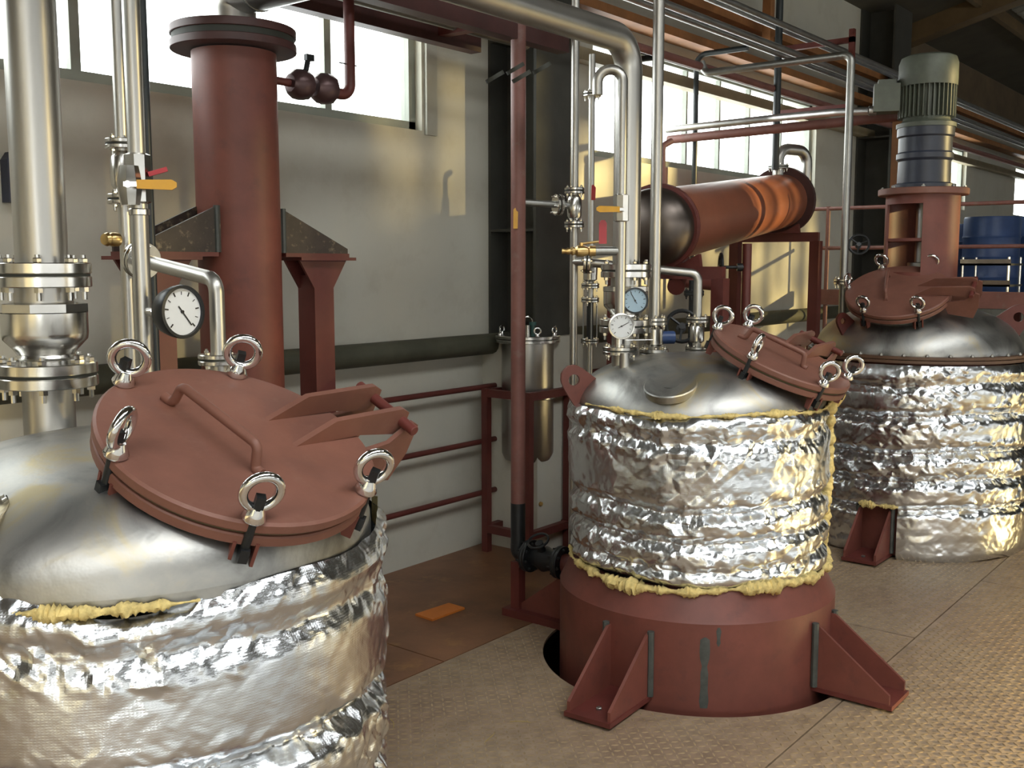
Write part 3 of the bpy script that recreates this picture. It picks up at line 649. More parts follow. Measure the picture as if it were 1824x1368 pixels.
# dark touch-up streak on the base
def streak(root, cx, cy, rad, az, prof):
    m = MB(); vs = []; n = len(prof)
    for (z, w) in prof:
        for k in (-1, 0, 1):
            a = R(az) + k * w / rad; rr = rad + (0.0022 if k == 0 else 0.0006); vs.append((cx + rr * math.cos(a), cy + rr * math.sin(a), z))
    m.add(vs, [(i * 3 + j, i * 3 + j + 1, i * 3 + j + 4, i * 3 + j + 3) for i in range(n - 1) for j in range(2)]); part(m, 'paint_streak', WELD, root)
streak(v2, 3.965, 2.13, 0.59, 212.5, [(0.285, 0.004), (0.275, 0.018), (0.23, 0.020), (0.20, 0.018), (0.17, 0.010), (0.14, 0.015), (0.08, 0.014), (0.03, 0.018), (0.002, 0.014)])
streak(v2, 3.965, 2.13, 0.59, 217.5, [(0.325, 0.004), (0.31, 0.010), (0.28, 0.006), (0.262, 0.008), (0.25, 0.002)])
# large agitated vessel
c3 = (6.63, 2.05)
v3 = thing('reactor_vessel', 'farthest foil wrapped reactor vessel carrying the agitator motor', 'reactor', (c3[0], c3[1], 0), 'foil wrapped reactor vessels')
m = MB(); m.lathe([(0.56, 0.0), (0.56, 1.16)] , (c3[0], c3[1], 0.0), seg=80); part(m, 'shell', RED, v3)
m = MB(); m.lathe([(0.605, 1.17)] + dome_prof(0.605, 1.175, 0.285), (c3[0], c3[1], 0), seg=96); part(m, 'dome', DOME, v3)
m = MB(); m.ring((c3[0], c3[1], 1.145), (0, 0, 1), 0.58, 0.652, 0.018, 96); m.ring((c3[0], c3[1], 1.166), (0, 0, 1), 0.58, 0.652, 0.018, 96); rim3 = part(m, 'body_flange', paint('brown_rim', (0.11, 0.06, 0.035), 0.5, 0.2, 9), v3)
bm_ = bolt_mesh('bolt', 0.012, 0.010, DULL)
for k in range(32):
    a = 2 * PI * k / 32; inst(bm_, 'bolt', rim3, (c3[0] + 0.636 * math.cos(a), c3[1] + 0.636 * math.sin(a), 1.184))
def cut3(a, z):
    a = np.mod(a, 2 * PI); return (z < 0.30) & (np.abs(a - R(182)) < 0.165)
foil(v3, c3[0], c3[1], 0.665, 0.005, 1.135, [(1.03, 0.02, 0.03), (0.85, 0.035, 0.03), (0.63, 0.04, 0.03), (0.47, 0.03, 0.03), (0.30, 0.03, 0.025)], 47, 760, 220, a_start=R(20), amp=1.1, cut=cut3)
support_bracket(v3, c3[0], c3[1], 0.62, 180, 0.25, 0.20, 0.27)
wool_ring(v3, c3[0], c3[1], lambda a: 0.655, lambda a: 0.31, R(172), R(192), 0.018, 13, 60)
manhole(v3, (6.265, 2.06, 1.555), 29, 188, 0.30, 0.36, mat=REDLID)
lifting_lug(v3, c3[0], c3[1], 0.53, 150, 1.30, REDDARK, 0.8); lifting_lug(v3, c3[0], c3[1], 0.50, 288, 1.29, REDDARK, 1.2)

# ------------------------------------------------------------------ agitator drive on the far vessel
ag = thing('agitator_drive', 'grey green motor with blue gearbox on a red lantern', 'motor', (c3[0], c3[1], 1.42)); A = V(c3[0], c3[1], 0)
def arcwall(r0, r1, z0, z1, a0, a1, n=24):
    m = MB(); vs = []
    for i in range(n + 1):
        a = R(a0) + (R(a1) - R(a0)) * i / n
        for (r_, z_) in ((r0, z0), (r1, z0), (r1, z1), (r0, z1)): vs.append((A.x + r_ * math.cos(a), A.y + r_ * math.sin(a), z_))
    m.add(vs, [(i * 4 + j, i * 4 + (j + 1) % 4, i * 4 + 4 + (j + 1) % 4, i * 4 + 4 + j) for i in range(n) for j in range(4)] + [(0, 1, 2, 3), (n * 4 + 3, n * 4 + 2, n * 4 + 1, n * 4)]); return m
LR = 0.215
m = arcwall(LR - 0.014, LR, 1.42, 2.125, 198, 310); part(m, 'lantern_wall', RED, ag)
m = arcwall(LR - 0.014, LR, 1.42, 2.125, 18, 128); part(m, 'lantern_wall', RED, ag)
for a0, a1 in ((128, 198), (-50, 18)):
    m = arcwall(LR - 0.014, LR, 2.07, 2.125, a0, a1, 14); part(m, 'lantern_band', RED, ag); m = arcwall(LR - 0.014, LR, 1.42, 1.66, a0, a1, 14); part(m, 'lantern_band', RED, ag)
m = MB(); m.ring(A + V(0, 0, 1.845), (0, 0, 1), 0.05, LR - 0.01, 0.02, 36); part(m, 'inner_shelf', RED, ag)
m = MB(); m.cyl(A + V(0, 0, 1.42), A + V(0, 0, 2.125), 0.035, seg=20); m.cyl(A + V(0, 0, 1.60), A + V(0, 0, 1.72), 0.075, seg=24, bev=0.004); part(m, 'shaft', DULL, ag)
m = MB(); m.cyl(A + V(0, 0, 2.125), A + V(0, 0, 2.165), 0.262, seg=48, bev=0.004); tf = part(m, 'top_flange', REDLID, ag)
for k in range(8):
    a = 2 * PI * k / 8 + 0.3; inst(bm_, 'bolt', tf, A + V(0.235 * math.cos(a), 0.235 * math.sin(a), 2.165))
m = MB(); m.lathe([(0, 2.165), (0.185, 2.165), (0.185, 2.19), (0.155, 2.20), (0.152, 2.33), (0.165, 2.345), (0.165, 2.375), (0.155, 2.385), (0.155, 2.47), (0.165, 2.48), (0.165, 2.53), (0, 2.53)], A, seg=40); part(m, 'gearbox', BLUE, ag)
m = MB(); m.lathe([(0, 2.53), (0.172, 2.53), (0.172, 2.555), (0.145, 2.565), (0.135, 2.58), (0.135, 2.80), (0, 2.80)], A, seg=40); mt = part(m, 'motor_body', MOTOR, ag)
for k in range(36):
    a = 2 * PI * k / 36; d = V(math.cos(a), math.sin(a), 0)
    if k == 0: q = MB(); q.box((0.149, 0, 0), (0.034, 0.006, 0.20)); FIN = q.mesh('cooling_fin', MOTOR)
    o = bpy.data.objects.new('cooling_fin', FIN); COL.objects.link(o); o.parent = mt; o.matrix_local = Matrix.Translation(A + V(0, 0, 2.69) - origin_of(mt)) @ Matrix.Rotation(a, 4, 'Z')
m = MB(); m.lathe([(0.168, 2.775), (0.170, 2.79), (0.170, 2.91), (0.158, 2.945), (0.13, 2.958), (0, 2.96), (0, 2.945), (0.12, 2.94), (0.16, 2.90), (0.162, 2.775), (0.168, 2.775)], A, seg=40); part(m, 'fan_cowl', MOTOR, ag)
bd = V(math.cos(R(112)), math.sin(R(112)), 0); bs = V(-bd.y, bd.x, 0)
m = MB(); m.box(A + bd * 0.235 + V(0, 0, 2.715), (0.15, 0.15, 0.165), bd, bs); m.box(A + bd * 0.235 + V(0, 0, 2.81), (0.105, 0.11, 0.03), bd, bs); tb = part(m, 'terminal_box', MOTOR, ag)
m = MB()
m = MB(); m.tube([A + bd * 0.29 + V(0, 0, 2.648), A + bd * 0.335 + V(0, 0, 2.648)], 0.03, seg=12); part(m, 'cable_gland', GALV, tb)

# ------------------------------------------------------------------ vapour pipes
def vapour_pipe(x, y, label, horizontal):
    t = thing('vapour_pipe', label, 'pipe', (x, y, 1.22), 'large stainless vapour pipes')
    m = MB(); r = 0.061
    if horizontal: m.tube([(x, y, 1.68), (x, y, 2.672), (2.555, y, 2.672)], r, 0.13, 28)
    else: m.tube([(x, y, 1.68), (x, y, 4.0)], r, seg=32)
    part(m, 'pipe', STEEL, t)
    m = MB(); m.cyl((x, y, 1.18), (x, y, 1.42), r, seg=32); part(m, 'nozzle', STEEL, t)
    flange(t, (x, y, 1.677), (0, 0, 1), 0.113, 0.026, 0.007, 8, 0.011)
    flange(t, (x, y, 1.432), (0, 0, 1), 0.118, 0.026, 0.007, 8, 0.011)
    m = MB(); m.lathe([(0.062, 1.458), (0.062, 1.468), (0.07, 1.475), (0.066, 1.482), (0.075, 1.495), (0.098, 1.52), (0.10, 1.535), (0.10, 1.585)], (x, y, 0), seg=40); part(m, 'reducer', STEEL2, t)
    m = MB(); m.lathe([(0.10, 1.585), (0.104, 1.587), (0.104, 1.607), (0.06, 1.612)], (x, y, 0), seg=8); c = part(m, 'union_collar', STEEL2, t, ang=20)
    m = MB(); m.cyl((x, y, 1.608), (x, y, 1.65), 0.068, seg=32); part(m, 'neck', STEEL, t)
    return t
vapour_pipe(1.29, 2.50, 'large stainless vapour pipe with flanges at the left edge, rising off the nearest vessel', False)
vp2 = vapour_pipe(3.96, 2.50, 'large stainless vapour pipe rising from the middle vessel and bending left under the rack', True)

# ------------------------------------------------------------------ small pipes on the vessels
def ball_valve(parent, c, ax, lever_dir, lever_mat=YELLOW, s=1.0, fl=True):
    """body with lever; ax is the pipe axis"""
    c = V(c); ax = V(ax).normalized(); ld = V(lever_dir).normalized()
    m = MB(); m.lathe([(0, -0.05 * s), (0.024 * s, -0.05 * s), (0.028 * s, -0.03 * s), (0.031 * s, -0.01 * s), (0.031 * s, 0.01 * s), (0.028 * s, 0.03 * s), (0.024 * s, 0.05 * s), (0, 0.05 * s)], c, ax, 8); b = part(m, 'valve_body', STEEL2, parent)
    side = ax.cross(ld)
    if side.length < 0.1: side = frame_from(ax)[0]
    side.normalize()
    if side.dot(V(0, 0, 0) - c + V(0, 0, c.z)) < 0: side = -side
    m = MB(); m.cyl(c, c + side * 0.05 * s, 0.009 * s, seg=10); part(m, 'valve_stem', STEEL2, b)
    m = MB(); p = c + side * 0.05 * s; m.bar(p - ld * 0.01 * s, p + ld * 0.035 * s, 0.012 * s, 0.004 * s, up=side); part(m, 'lever', STEEL2, b)
    m = MB(); q0 = p + ld * 0.022 * s; q1 = p + ld * 0.115 * s; w = ld.cross(side)
    m.prism([(0, -0.011 * s), (0.085 * s, -0.013 * s), (0.097 * s, -0.006 * s), (0.097 * s, 0.006 * s), (0.085 * s, 0.013 * s), (0, 0.011 * s)], q0, ld, w, 0.011 * s); part(m, 'lever_grip', lever_mat, b)
    return b
def gauge(name, c, n, r, label, dial, needle, case=IRON, depth=0.05):
    c = V(c); n = V(n).normalized(); t = thing(name, label, 'gauge', c - n * depth)
    m = MB(); m.lathe([(0, -depth), (r * 0.72, -depth), (r * 0.95, -depth * 0.75), (r * 1.08, -depth * 0.3), (r * 1.12, 0), (r * 1.10, 0.006), (r * 0.98, 0.007), (r * 0.97, -0.004), (0, -0.004)], c, n, 44); part(m, 'case', case, t)
    m = MB(); m.cyl(c - n * 0.004, c - n * 0.001, r * 0.965, seg=40); d = part(m, 'dial', dial, t)
    up = (V(0, 0, 1) - n * n.z).normalized(); rt = up.cross(n)
    for k in range(11):
        a = R(225 - 27 * k); e = rt * math.cos(a) + up * math.sin(a); m = MB(); m.bar(c + e * r * 0.70, c + e * r * (0.84 if k % 2 else 0.88), r * (0.03 if k % 2 else 0.055), 0.0008, up=n); part(m, 'tick', INK, d)
    a = R(needle); e = rt * math.cos(a) + up * math.sin(a)
    m = MB(); m.bar(c - e * r * 0.3 + n * 0.001, c + e * r * 0.72 + n * 0.001, r * 0.05, 0.0012, up=n); m.cyl(c - n * 0.001, c + n * 0.003, r * 0.07, seg=12); part(m, 'needle', INK, t)
    return t
# near vessel: riser with yellow valve and gauge
gx, gy = 1.545, 2.475
t = thing('sampling_riser', 'stainless riser with a yellow lever valve and side gauge', 'pipe', (gx, gy, 1.15), 'stainless service pipes')
m = MB(); m.tube([(gx, gy, 1.2), (gx, gy, 4.0)], 0.0225, seg=20); part(m, 'pipe', STEEL, t)
m = MB(); m.lathe([(0.0235, 1.86), (0.034, 1.865), (0.034, 1.985), (0.0235, 1.99)], (gx, gy, 0), seg=8); part(m, 'valve_body', STEEL2, t)
ball = ball_valve(t, (gx - 0.032, gy - 0.012, 1.905), (0, 0, 1), (0.80, -0.60, 0))
m = MB(); m.bar((gx + 0.012, gy - 0.03, 1.935), (gx + 0.052, gy - 0.055, 1.95), 0.014, 0.012); part(m, 'red_tab', REDBR, t)
m = MB(); m.lathe([(0.0235, 1.83), (0.027, 1.832), (0.027, 1.845), (0.0235, 1.848)], (gx, gy, 0), seg=20); part(m, 'pipe_joint', STEEL2, t)
m = MB(); m.tube([(gx, gy, 1.578), (gx + 0.012, gy - 0.10, 1.58)], 0.012, seg=14); m.cyl((gx + 0.006, gy - 0.05, 1.58), (gx + 0.008, gy - 0.075, 1.58), 0.017, seg=6); part(m, 'gauge_stub', STEEL2, t)
m = MB(); m.lathe([(0, 0), (0.004, 0.003), (0.006, 0.012), (0.003, 0.026), (0, 0.03)], (gx + 0.008, gy - 0.085, 1.535), seg=10); part(m, 'drip_tag', CHROME, t)
gauge('pressure_gauge', (gx + 0.018, gy - 0.15, 1.582), (0.10, -1, 0.02), 0.062, 'black cased pressure gauge with white dial beside the nearest vessel', DIAL, -52, depth=0.062)
# return pipe of the near vessel
def return_pipe(x, y, px, py, label, lab2, top=4.0, bottom=0.0, zf=1.447):
    t = thing('return_pipe', label, 'pipe', (x, y, 1.2), 'stainless service pipes')
    m = MB(); m.tube([(x, y, zf), (x, y, 1.662), (px, py - 0.08, 1.715)], 0.0205, 0.04, 18); part(m, 'pipe', STEEL, t)
    m = MB(); m.cyl((x, y, 1.18), (x, y, zf), 0.024, seg=18); part(m, 'nozzle', STEEL, t)
    flange(t, (x, y, zf), (0, 0, 1), 0.055, 0.012, 0.005, 4, 0.007)
    ax = (V(px, py - 0.08, 1.715) - V(x, y, 1.662)).normalized()
    flange(t, V(px, py - 0.08, 1.715), ax, 0.055, 0.013, 0.006, 4, 0.007)
    t2 = thing('header_riser', lab2, 'pipe', (px, py, bottom), 'stainless service pipes')
    m = MB(); m.tube([(px, py, bottom), (px, py, top)], 0.0185, seg=18); m.cyl((px, py - 0.07, 1.717), (px, py, 1.717), 0.019, seg=14); part(m, 'pipe', STEEL, t2)
    flange(t2, (px, py, 2.055), (0, 0, 1), 0.048, 0.012, 0.005, 4, 0.007); flange(t2, (px, py, 1.895), (0, 0, 1), 0.048, 0.012, 0.005, 4, 0.007)
    m = MB(); m.lathe([(0.022, 1.915), (0.034, 1.935), (0.037, 1.975), (0.034, 2.015), (0.022, 2.035)], (px, py, 0), seg=14); part(m, 'valve_body', STEEL2, t2)
    return t, t2
return_pipe(1.705, 2.375, 1.725, 2.84, 'stainless elbow pipe dropping onto the nearest vessel behind its gauge', 'thin stainless riser behind the yellow lever riser', bottom=0.0)
m = MB(); bp = V(1.70, 2.80, 1.775); m.lathe([(0, 0), (0.016, 0.002), (0.02, 0.012), (0.014, 0.02), (0.02, 0.028), (0.02, 0.05), (0, 0.05)], bp + V(-0.075, -0.01, 0), V(1, 0.2, 0), 16); solo(m, 'pipe_plug', BRASS, 'small brass plug on the thin riser beside the gauge pipe', 'valve', bp)
# middle vessel
rp2, hr2 = return_pipe(4.385, 2.37, 4.125, 2.90, 'stainless elbow pipe dropping onto the middle vessel near the handwheel', 'thin stainless riser in front of the dark wall column', bottom=0.0, zf=1.305)
flange(rp2, (4.385, 2.37, 1.447), (0, 0, 1), 0.052, 0.012, 0.005, 4, 0.007)
m = MB(); m.lathe([(0.02, 1.335), (0.034, 1.345), (0.034, 1.41), (0.02, 1.43)], (4.385, 2.37, 0), seg=14); part(m, 'valve_body', STEEL2, rp2)
t = thing('feed_pipe', 'straight stainless pipe standing in the centre of the middle vessel', 'pipe', (4.15, 2.465, 1.2), 'stainless service pipes')
m = MB(); m.tube([(4.15, 2.465, 1.2), (4.15, 2.465, 4.2)], 0.026, seg=20); part(m, 'pipe', STEEL, t)
flange(t, (4.15, 2.465, 1.445), (0, 0, 1), 0.06, 0.014, 0.005, 6, 0.007); flange(t, (4.15, 2.465, 1.30), (0, 0, 1), 0.068, 0.016, 0.005, 6, 0.008)
m = MB(); m.lathe([(0.028, 1.33), (0.045, 1.34), (0.045, 1.41), (0.028, 1.425)], (4.15, 2.465, 0), seg=16); part(m, 'valve_body', STEEL2, t)
m = MB(); m.cyl((4.15, 2.465, 1.37), (4.22, 2.40, 1.37), 0.03, seg=14); part(m, 'bonnet', DRUM, t)
# gauge riser of the middle vessel
qx, qy = 3.80, 2.47
t = thing('gauge_riser', 'stainless riser with gooseneck carrying two gauges above the middle vessel', 'pipe', (3.71, 2.36, 1.2), 'stainless service pipes')
m = MB(); m.tube([(3.71, 2.37, 1.39), (3.71, 2.37, 2.50), (3.66, 2.46, 2.50), (3.66, 2.46, 2.40)], 0.0215, 0.05, 18); part(m, 'pipe', STEEL, t)
m = MB(); m.cyl((3.71, 2.37, 1.15), (3.71, 2.37, 1.33), 0.03, seg=18); m.cyl((3.655, 2.31, 1.15), (3.655, 2.31, 1.34), 0.022, seg=16); part(m, 'nozzle', STEEL, t)
flange(t, (3.70, 2.36, 1.345), (0, 0, 1), 0.075, 0.014, 0.005, 6, 0.008)
m = MB(); m.lathe([(0.022, 1.88), (0.033, 1.885), (0.033, 1.99), (0.022, 1.995)], (3.71, 2.37, 0), seg=8); part(m, 'valve_body', STEEL2, t)
ball_valve(t, (3.71, 2.37, 1.93), (0, 0, 1), (-0.75, 0.66, 0))
m = MB(); m.tube([(3.71, 2.37, 1.76), (3.64, 2.45, 1.76)], 0.018, seg=12); part(m, 'side_branch', DULL, t)
t2 = thing('hose_cock', 'brass hose cock with a red lever left of the gauge riser', 'valve', (3.60, 2.49, 1.74))
m = MB(); a0 = V(3.64, 2.45, 1.76); ad = V(-0.62, 0.78, 0).normalized(); m.lathe([(0, 0), (0.022, 0), (0.022, 0.025), (0.016, 0.03), (0.024, 0.05), (0.024, 0.075), (0.015, 0.085), (0.019, 0.095), (0.013, 0.105), (0.015, 0.115), (0.010, 0.125), (0.013, 0.14), (0, 0.14)], a0, ad, 16); part(m, 'body', BRASS, t2)
m = MB(); m.cyl(a0 + ad * 0.06, a0 + ad * 0.06 + V(0, 0, 0.035), 0.008, seg=10); m.tube([a0 + ad * 0.06 + V(0, 0, 0.03), a0 - ad * 0.02 + V(0, 0, 0.04)], 0.005, seg=8); part(m, 'stem', BRASS, t2)
m = MB(); q = a0 - ad * 0.03 + V(0, 0, 0.03); m.prism([(-0.016, 0), (0.016, 0), (0.016, 0.085), (0.008, 0.098), (-0.008, 0.098), (-0.016, 0.085)], q, (0.62, -0.78, 0), (0, 0, 1), 0.012); part(m, 'lever_grip', REDBR, t2)
gauge('pressure_gauge', (3.765, 2.33, 1.553), (-0.76, -0.62, 0.1), 0.050, 'dark rimmed gauge with pale blue dial above the middle vessel', DIALB, 120, depth=0.035)
m = MB(); m.tube([(3.765, 2.34, 1.553), (3.80, 2.37, 1.56)], 0.012, seg=10); part(m, 'gauge_tee', STEEL2, t)
m = MB(); m.tube([(3.665, 2.345, 1.35), (3.665, 2.345, 1.44)], 0.024, seg=14); m.tube([(3.665, 2.345, 1.39), (3.78, 2.25, 1.39)], 0.001, seg=6); part(m, 'thermo_pocket', STEEL2, t)
gauge('dial_thermometer', (3.648, 2.322, 1.45), (-0.80, -0.58, 0.12), 0.049, 'steel cased dial thermometer with white face below the blue dialled gauge', DIAL, 28, case=STEEL2, depth=0.022)
# second thin riser with sight tube
t = thing('sight_tube', 'thin stainless pipe with a dark sight tube behind the thin riser', 'pipe', (4.31, 2.93, 0.0))
m = MB(); m.tube([(4.31, 2.93, 0.0), (4.31, 2.93, 1.33)], 0.016, seg=14); m.tube([(4.31, 2.93, 1.52), (4.31, 2.93, 2.72)], 0.016, seg=14); part(m, 'pipe', STEEL, t)
m = MB(); m.cyl((4.31, 2.93, 1.33), (4.31, 2.93, 1.52), 0.017, seg=14); part(m, 'glass_tube', INK, t)
for z in (1.325, 1.53, 1.60, 2.53): flange(t, (4.31, 2.93, z), (0, 0, 1), 0.045, 0.010, 0.004, 4, 0.006)
for k in range(4):
    a = R(45 + 90 * k); m = MB(); m.cyl((4.31 + 0.034 * math.cos(a), 2.93 + 0.034 * math.sin(a), 1.33), (4.31 + 0.034 * math.cos(a), 2.93 + 0.034 * math.sin(a), 1.52), 0.004, seg=6); part(m, 'tie_rod', DULL, t)
m = MB(); m.lathe([(0.018, 1.62), (0.034, 1.63), (0.036, 1.69), (0.02, 1.71)], (4.31, 2.93, 0), seg=14); part(m, 'valve_body', STEEL2, t)
m = MB(); g0 = V(4.33, 2.91, 1.79); m.prism([(-0.010, 0), (0.010, 0), (0.012, 0.06), (0, 0.075), (-0.008, 0.07)], V(4.30, 2.91, 2.02), (0.62, -0.78, 0), (0, 0, 1), 0.01); part(m, 'lever_grip', REDBR, t)
# cross pipe from the red riser to the thin riser
t = thing('cross_pipe', 'short grey cross pipe with flanged joint in front of the dark column', 'pipe', (3.95, 3.0, 2.0))
m = MB(); m.tube([(3.90, 3.04, 1.995), (4.10, 2.915, 1.985)], 0.016, seg=12); part(m, 'pipe', DULL, t)
flange(t, (4.055, 2.945, 1.987), (0.84, -0.53, 0), 0.05, 0.013, 0.006, 4, 0.007)
m = MB(); m.prism([(-0.010, 0), (0.010, 0), (0.014, 0.09), (0.004, 0.10), (-0.008, 0.09)], (3.835, 3.03, 1.87), (0.62, -0.78, 0), (0.1, 0.1, 1), 0.01); part(m, 'lever_grip', YELLOW, t)
# dark pipe behind the near risers
m = MB(); m.tube([(2.07, 3.25, 0.0), (2.07, 3.25, 4.1)], 0.015, seg=12); solo(m, 'conduit_riser', BLACKPIPE, 'dark vertical pipe between the two risers and the red column', 'pipe', (2.07, 3.25, 0))
m = MB(); x_, z_ = 1.985, 1.93; m.span((x_ - 0.045, WY - 0.06, 1.94), (x_ + 0.045, WY - 0.001, 2.10)); m.prism([(-0.045, 0), (0.045, 0), (0.025, 0.03), (-0.025, 0.03)], (x_, WY - 0.03, 2.10), (1, 0, 0), (0, 0, 1), 0.055); solo(m, 'switch_box', BOXB, 'navy blue switch box on the wall at the left edge', 'box', (x_, WY - 0.03, 1.84))

# ------------------------------------------------------------------ red reflux column on two posts
kx, ky = 2.555, 3.40
t = thing('packed_tower', 'tall red oxide column with bolted flange in front of the wide window', 'column', (kx, ky, 0.45))
m = MB(); m.lathe([(0, 0.40), (0.06, 0.42), (0.13, 0.48), (0.16, 0.58), (0.16, 2.51)], (kx, ky, 0), seg=56); part(m, 'shell', RED, t)
flange(t, (kx, ky, 2.558), (0, 0, 1), 0.237, 0.030, 0.024, 0, 0.010, mat=RACKRED)
m = MB(); m.tube([(kx, ky, 2.60), (kx, ky, 2.735), (kx, 2.35, 2.735)], 0.088, 0.13, 28); part(m, 'vapour_elbow', STEEL, t)
m = MB(); m.ring((kx, ky - 0.16, 2.735), (0, 1, 0), 0.07, 0.092, 0.012, 28); part(m, 'weld_ring', DULL, t)
for sgn in (-1, 1):
    m = MB(); m.box((kx + sgn * 0.33, ky, 1.742), (0.34, 0.17, 0.016)); b = part(m, 'bracket', REDDARK, t)
    for k in (-1, 1):
        m = MB(); m.prism([(0.13, 0.0), (0.50, 0.0), (0.50, 0.02), (0.15, 0.175), (0.13, 0.175)], (kx, ky + 0.07 * k, 1.75), (sgn, 0, 0), (0, 0, 1), 0.012); part(m, 'gusset', paint('weathered_bracket_%d%d' % (sgn, k), (0.035, 0.024, 0.02), 0.5, 0.4, 12, spot=(0.24, 0.19, 0.12), spot_amt=0.8), b)
    m = MB(); m.cyl((kx + sgn * 0.158, ky - 0.075, 1.75), (kx + sgn * 0.158, ky - 0.075, 1.925), 0.011, seg=8); part(m, 'weld_bead', WELD, b)
m = MB(); z = 2.437; m.cyl((kx + 0.14, ky, z), (kx + 0.30, ky, z), 0.016, seg=14); sv = part(m, 'side_nozzle', REDDARK, t)
for nm, a, r_ in (('valve_body', 0.325, 0.060), ('valve_body', 0.455, 0.062)):
    m = MB(); m.lathe([(0, -0.06), (r_ * 0.6, -0.055), (r_, -0.03), (r_ * 1.05, 0), (r_, 0.03), (r_ * 0.6, 0.055), (0, 0.06)], (kx + a, ky, z), (1, 0, 0), 10); part(m, nm, paint('dark_valve_%d' % int(a * 1000), (0.09, 0.05, 0.05), 0.35, 0.2, 10, 0.4), t)
m = MB(); m.cyl((kx + 0.34, ky, z), (kx + 0.37, ky, z + 0.115), 0.012, seg=8); m.box((kx + 0.375, ky, z + 0.115), (0.04, 0.02, 0.025)); part(m, 'valve_stem', IRON, t)
m = MB(); m.tube([(kx + 0.50, ky, z - 0.01), (kx + 0.60, ky, z - 0.01), (kx + 0.60, ky, 3.2)], 0.0235, 0.075, 14); part(m, 'side_pipe', REDDARK, t)
m = MB(); m.tube([(kx + 0.54, ky, z + 0.12), (kx + 0.64, ky, z + 0.12)], 0.003, seg=6); part(m, 'tie_wire', IRON, t)
for sgn, lab in ((-1, 'dark red support post under the left bracket of the red column'), (1, 'dark red support post under the right bracket of the red column')):
    px = kx + sgn * 0.385; t = thing('support_post', lab, 'post', (px, ky, 0), 'posts of the red column')
    m = MB()
    w = 0.105; m.span((px - w / 2, ky - w / 2, 0.015), (px + w / 2, ky - w / 2 + 0.012, 1.66)); m.span((px - w / 2, ky + w / 2 - 0.012, 0.015), (px + w / 2, ky + w / 2, 1.66)); m.span((px - w / 2, ky - w / 2 + 0.012, 0.015), (px - w / 2 + 0.03, ky + w / 2 - 0.012, 1.66)); m.span((px + w / 2 - 0.03, ky - w / 2 + 0.012, 0.015), (px + w / 2, ky + w / 2 - 0.012, 1.66))
    part(m, 'shaft', REDDARK, t)
    m = MB()
    for q in (-1, 1): m.prism([(-0.052, 0), (0.052, 0), (0.13, 0.12), (-0.13, 0.12)], (px, ky + 0.046 * q, 1.605), (1, 0, 0), (0, 0, 1), 0.012)
    part(m, 'head_gusset', REDDARK, t)
    m = MB(); m.box((px, ky, 1.7275), (0.30, 0.18, 0.013)); part(m, 'cap_plate', REDDARK, t)
    m = MB(); m.box((px, ky, 0.0075), (0.2, 0.2, 0.015)); part(m, 'base_plate', REDDARK, t)

# ------------------------------------------------------------------ wall rails, tank and its stand
t = thing('wall_rail', 'three dark red rails running along the foot of the wall', 'railing', (3.0, WY - 0.1, 0.35))
for z in (0.985, 0.66, 0.35):
    m = MB(); m.tube([(-3.0, WY - 0.1, z), (8.5, WY - 0.1, z)], 0.016, seg=10); part(m, 'rail', REDDARK, t)
    for x in (-1.5, 0.8, 2.9, 5.6, 7.8): m = MB(); m.cyl((x, WY - 0.1, z), (x, WY, z), 0.010, seg=8); part(m, 'rail_standoff', REDDARK, t)
sx0, sx1, sy0, sy1 = 4.66, 5.05, 3.585, 3.90
t = thing('tank_stand', 'dark red square steel frame holding the small filter tank', 'stand', ((sx0 + sx1) / 2, (sy0 + sy1) / 2, 0))
for x in (sx0, sx1):
    for y in (sy0, sy1): m = MB(); m.box((x, y, 0.49), (0.042, 0.042, 0.98)); part(m, 'leg', REDDARK, t)
for z, nm in ((0.955, 'top_rail'), (0.14, 'bottom_rail')):
    for a, b in (((sx0, sy0), (sx1, sy0)), ((sx0, sy1), (sx1, sy1)), ((sx0, sy0), (sx0, sy1)), ((sx1, sy0), (sx1, sy1))): m = MB(); m.bar((a[0], a[1], z), (b[0], b[1], z), 0.04, 0.045); part(m, nm, REDDARK, t)
fx, fy = 4.865, 3.75
t = thing('filter_tank', 'small upright stainless filter tank hung in a red stand', 'tank', (fx, fy, 0.52), )
m = MB(); m.lathe([(0, 0.525), (0.08, 0.53), (0.135, 0.55), (0.155, 0.59), (0.155, 1.25)], (fx, fy, 0), seg=40); part(m, 'shell', STEEL, t)
m = MB(); m.ring((fx, fy, 1.25), (0, 0, 1), 0.14, 0.193, 0.018, 40); m.cyl((fx, fy, 1.272), (fx, fy, 1.292), 0.193, seg=40, bev=0.003); part(m, 'cover_flange', STEEL2, t)
for k in range(8):
    a = 2 * PI * k / 8 + 0.2; inst(EYE, 'eye_nut', t, (fx + 0.172 * math.cos(a), fy + 0.172 * math.sin(a), 1.292), x=(math.cos(a + 1.3), math.sin(a + 1.3), 0), scale=0.62)
m = MB(); m.cyl((fx, fy, 1.292), (fx, fy, 1.35), 0.025, seg=14); m.torus((fx, fy, 1.37), (0.6, 0.8, 0), 0.03, 0.006, 20, 8); part(m, 'top_nozzle', STEEL2, t)
m = MB(); m.cyl((fx - 0.07, fy - 0.09, 1.292), (fx - 0.07, fy - 0.09, 1.36), 0.012, seg=10); m.cyl((fx - 0.07, fy - 0.09, 1.355), (fx - 0.07, fy - 0.09, 1.375), 0.022, seg=12); part(m, 'vent_valve', paint('teal_knob', (0.03, 0.10, 0.09), 0.4, 0.1, 9), t)
m = MB(); m.ring((fx, fy, 0.92), (0, 0, 1), 0.154, 0.176, 0.02, 36); part(m, 'support_ring', STEEL2, t)
m = MB(); m.cyl((fx, fy, 0.0), (fx, fy, 0.53), 0.03, seg=14); part(m, 'drain_pipe', REDDARK, t)
